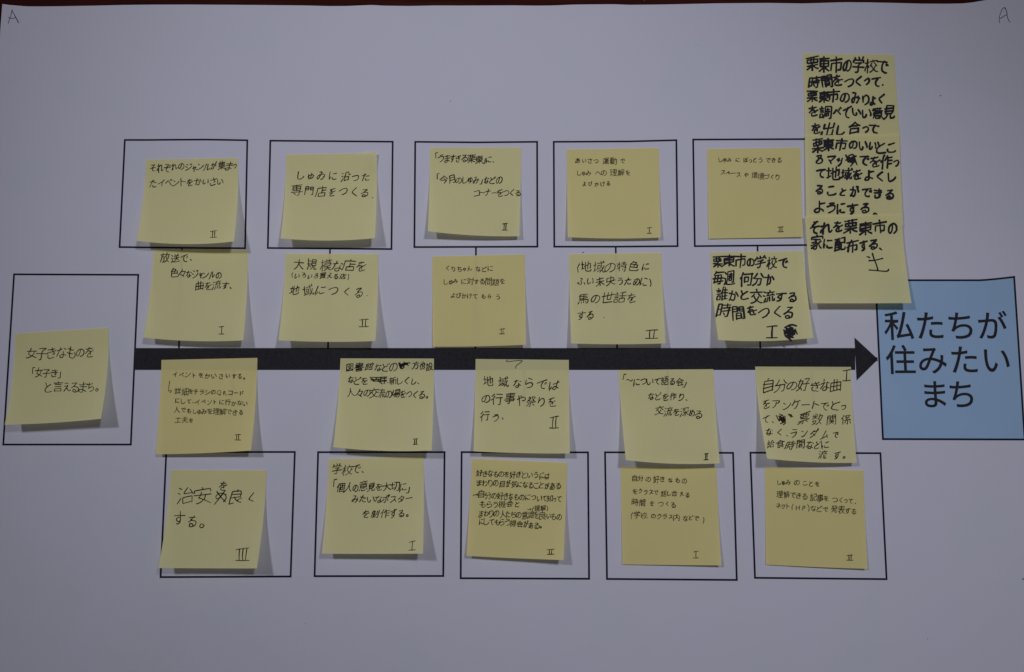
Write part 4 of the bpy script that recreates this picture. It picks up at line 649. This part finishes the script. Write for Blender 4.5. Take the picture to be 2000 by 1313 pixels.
def glyph(ch, cx, cy, size, maxw, sloppy, slant, rise, w):
    st = []
    for s in GLY[ch]:
        st.append([(s[i] / 99 - .5, s[i + 1] / 99 - .5) for i in range(0, len(s), 2)])
    xs = [p[0] for q in st for p in q]; mx = (min(xs) + max(xs)) / 2; bw = max(xs) - min(xs)
    k = max(size * 1.07 - .7 * w, .6 * size) / .86
    kx = k * rng.uniform(.92, 1.06); maxw = max(maxw - .75 * w, .5 * maxw)
    slant += rng.gauss(0, .05 * sloppy); rise += rng.gauss(0, .03 * sloppy)
    if bw * k > maxw: kx = maxw / bw
    if ch in '「' : cyo = -.25 * size
    elif ch in '」': cyo = .1 * size
    else: cyo = 0
    if kanji(ch): sloppy *= .5
    out = []
    rot = rng.gauss(0, .05); sc = rng.uniform(.93, 1.06)
    for q in st:
        a = rng.gauss(0, .055 * sloppy); dx = rng.gauss(0, .014 * sloppy); dy = rng.gauss(0, .014 * sloppy)
        ex = rng.uniform(.94, 1.16)
        gx = sum(p[0] for p in q) / len(q); gy = sum(p[1] for p in q) / len(q)
        o = []
        for (x, y) in q:
            X = (x - gx) * ex; Y = (y - gy) * ex
            x2 = gx + X * math.cos(a) - Y * math.sin(a) + dx + rng.gauss(0, .006 * sloppy)
            y2 = gy + X * math.sin(a) + Y * math.cos(a) + dy + rng.gauss(0, .006 * sloppy)
            x2 -= mx
            x3 = x2 - slant * y2; y3 = y2 - rise * x2
            x3, y3 = x3 * math.cos(rot) - y3 * math.sin(rot), x3 * math.sin(rot) + y3 * math.cos(rot)
            o.append((cx + x3 * kx * sc, cy + cyo + y3 * k * sc))
        out.append(o)
    return out
def write(text, x0, y0, x1, y1, size, w, fn, sloppy=1.0, slant=.08, rise=.10, kana=.86):
    ws = [weight(c) * rng.uniform(.9, 1.1) for c in text]; tot = sum(ws); L = x1 - x0; pos = 0; parts = []
    for c, wc in zip(text, ws):
        cw = wc / tot * L; mid = pos + cw / 2; t = mid / L
        if c != ' ':
            sz = size if kanji(c) else size * kana
            if c in BR: sz = size * .95
            if c in PUN: sz = size * .8
            cy = y0 + (y1 - y0) * t + rng.gauss(0, .05 * size) + (0 if kanji(c) else .03 * size)
            st = glyph(c, x0 + mid + rng.gauss(0, .02 * size), cy, sz * rng.uniform(.9, 1.1) if sloppy > 1.1 else sz * rng.uniform(.9, 1.1), cw * (1.0 if kanji(c) else .93), sloppy, slant, rise, w)
            dens = 1 - .028 * max(0, len(st) - 6)
            parts += pen(st, w * max(.68, dens), fn)
        pos += cw
    return join(parts)
def numeral(n, x0, y0, x1, y1, w, fn, lean=0.0):
    H = y1 - y0; Wd = x1 - x0; c = (x0 + x1) / 2; st = []
    g = rng.uniform
    st.append([(x0 + g(0, .1) * Wd, y0 + g(0, .06) * H + .05 * H), (c, y0), (x1, y0 - g(0, .08) * H)])
    st.append([(x0, y1), (c, y1 + .02 * H), (x1, y1 - g(-.04, .06) * H)])
    xs = {1: [0], 2: [-.17, .17], 3: [-.24, 0, .24]}[n]
    for k in xs:
        xx = c + k * Wd
        st.append([(xx + g(.02, .08) * Wd - lean, y0), (xx + g(-.03, .03) * Wd, (y0 + y1) / 2), (xx - g(-.02, .05) * Wd + lean, y1)])
    return join(pen(st, w, fn))

# ------------------------------------------------------------------ sticky notes
GROUP = 'yellow sticky notes stuck on the poster'
def bil(q, u, v):
    a = q[0] * (1 - u) + q[1] * u; b = q[3] * (1 - u) + q[2] * u
    return a * (1 - v) + b * v
def inv_bil(q, x, y):
    u = v = .5
    for _ in range(8):
        p = bil(q, u, v); ex = x - p.x; ey = y - p.y
        du = (q[1] - q[0]) * (1 - v) + (q[2] - q[3]) * v
        dv = (q[3] - q[0]) * (1 - u) + (q[2] - q[1]) * u
        det = du.x * dv.y - du.y * dv.x
        u += (ex * dv.y - ey * dv.x) / det; v += (du.x * ey - du.y * ex) / det
    return u, v
class Note:
    def __init__(s, corners, hl, hr, deep, label, base=0.0003, bow=2.0, power=1.75, grip=.14, tr=0.0, seed=0, tl=0.0):
        s.hl, s.hr, s.base, s.bow, s.power, s.grip, s.tr, s.tl = hl * MM * .82, hr * MM * .82, base, bow * PX, power, grip, tr * MM, tl * MM
        s.ph = seed * 1.7
        c = corners
        s.q = [on_poster(*c[0], base), on_poster(*c[1], base), on_poster(*c[2], base + s.hr), on_poster(*c[3], base + s.hl)]
        s.q = [Vector((p.x, p.y)) for p in s.q]
        nu, nv = 30, 34; V = []; Fc = []
        for j in range(nv + 1):
            for i in range(nu + 1): V.append(s.pos(i / nu, j / nv))
        for j in range(nv):
            for i in range(nu):
                a = j * (nu + 1) + i; Fc.append((a, a + nu + 1, a + nu + 2, a + 1))
        s.origin = (Vector(V[0]) + Vector(V[nu])) / 2
        s.ob = link('sticky_note', V, Fc, M_DEEP if deep else M_PALE, origin=s.origin)
        tag(s.ob, label, 'sticky note', GROUP)
    def xy(s, u, v):
        p = bil(s.q, u, v)
        return Vector((p.x, p.y - s.bow * 4 * u * (1 - u) * v ** 3))
    def z(s, u, v):
        t = min(1.2, max(0.0, (v - s.grip) / (1 - s.grip)))
        h = s.hl * (1 - u) + s.hr * u
        h *= 1 - .13 * 4 * u * (1 - u)
        z = h * t ** s.power
        z += 0.00025 * t * math.sin(3.1 * u + 4 * v + s.ph) + 0.00025 * t
        if s.tr: z += s.tr * max(0, u - .75) / .25 * max(0, (.25 - v)) / .25
        if s.tl: z += s.tl * max(0, .25 - u) / .25 * max(0, (.25 - v)) / .25
        return z + s.base
    def pos(s, u, v):
        p = s.xy(u, v)
        return Vector((p.x, p.y, zp(p.x, p.y) + s.z(u, v)))
    def zf(s, x, y):
        u, v = inv_bil(s.q, x, y)
        u2, v2 = inv_bil(s.q, x, y + s.bow * 4 * u * (1 - u) * max(0, v) ** 3)
        return zp(x, y) + s.z(min(1.05, max(-.05, u2)), min(1.05, max(-.05, v2)))
    def fn(s, off=0.00006):
        def g(px, py):
            return hit(px, py, lambda x, y: s.zf(x, y) + off)
        return g
    def add(s, name, vf, mat, label=None):
        o = link(name, vf[0], vf[1], mat, s.ob, s.origin, smooth=False)
        if label: o['label'] = label
        return o
STYLE = {'fine': (1.3, M_FINE, 1.0, .02, .05, .84), 'pen': (1.7, M_PEN, 1.4, .10, .12, .96),
         'wide': (1.8, M_PEN, 1.9, .12, .12, .95), 'mark': (3.9, M_MARK, 1.8, .05, .09, .90), 'thinpen': (1.65, M_PEN, 1.2, .06, .08, .97)}
for k, d in enumerate(NOTES):
    n = Note(d['c'], d['h'][0], d['h'][1], d.get('deep', False), d['label'], base=d.get('base', .0003), bow=d.get('bow', 2.0),
             power=d.get('power', 1.75), grip=d.get('grip', .14), tr=d.get('tr', 0), tl=d.get('tl', 0), seed=k)
    w, mat, slop, slant, rise, kana = STYLE[d['style']]
    fn = n.fn()
    for L in d['lines']:
        ww = L[6] if len(L) > 6 else w
        n.add('written_line', write(*L[:6], ww, fn, slop, slant, rise, kana), mat)
    for L in d.get('num', []):
        n.add('roman_numeral', numeral(*L[:5], L[5] if len(L) > 5 else w, fn), mat)
    for nm, w2, sts in d.get('marks', []):
        n.add(nm, join(pen(sts, w2, n.fn(0.00011))), mat)

# capital letters pencilled in the two far corners of the poster
pf_ = printed(0.00006)
for sts, w in (([[(23.8, 19.5), (20.5, 33), (18.5, 39), (15.8, 45.4)], [(23.2, 19.8), (30, 33), (36.6, 45)], [(16.8, 34.4), (19, 35.6), (24, 36.3), (30.4, 35)]], 1.5),
               ([[(1952.8, 45), (1951.4, 41), (1952.4, 30), (1957.8, 17), (1960, 15.6), (1963, 15.2)], [(1963, 15.2), (1966, 22), (1967.4, 33), (1970, 40), (1973, 43)], [(1954.6, 36.2), (1961, 31.4), (1967.2, 28.4)]], 1.4)):
    v, f = join(pen(sts, w, pf_)); link('written_letter', v, f, M_PENCIL, poster, smooth=False)
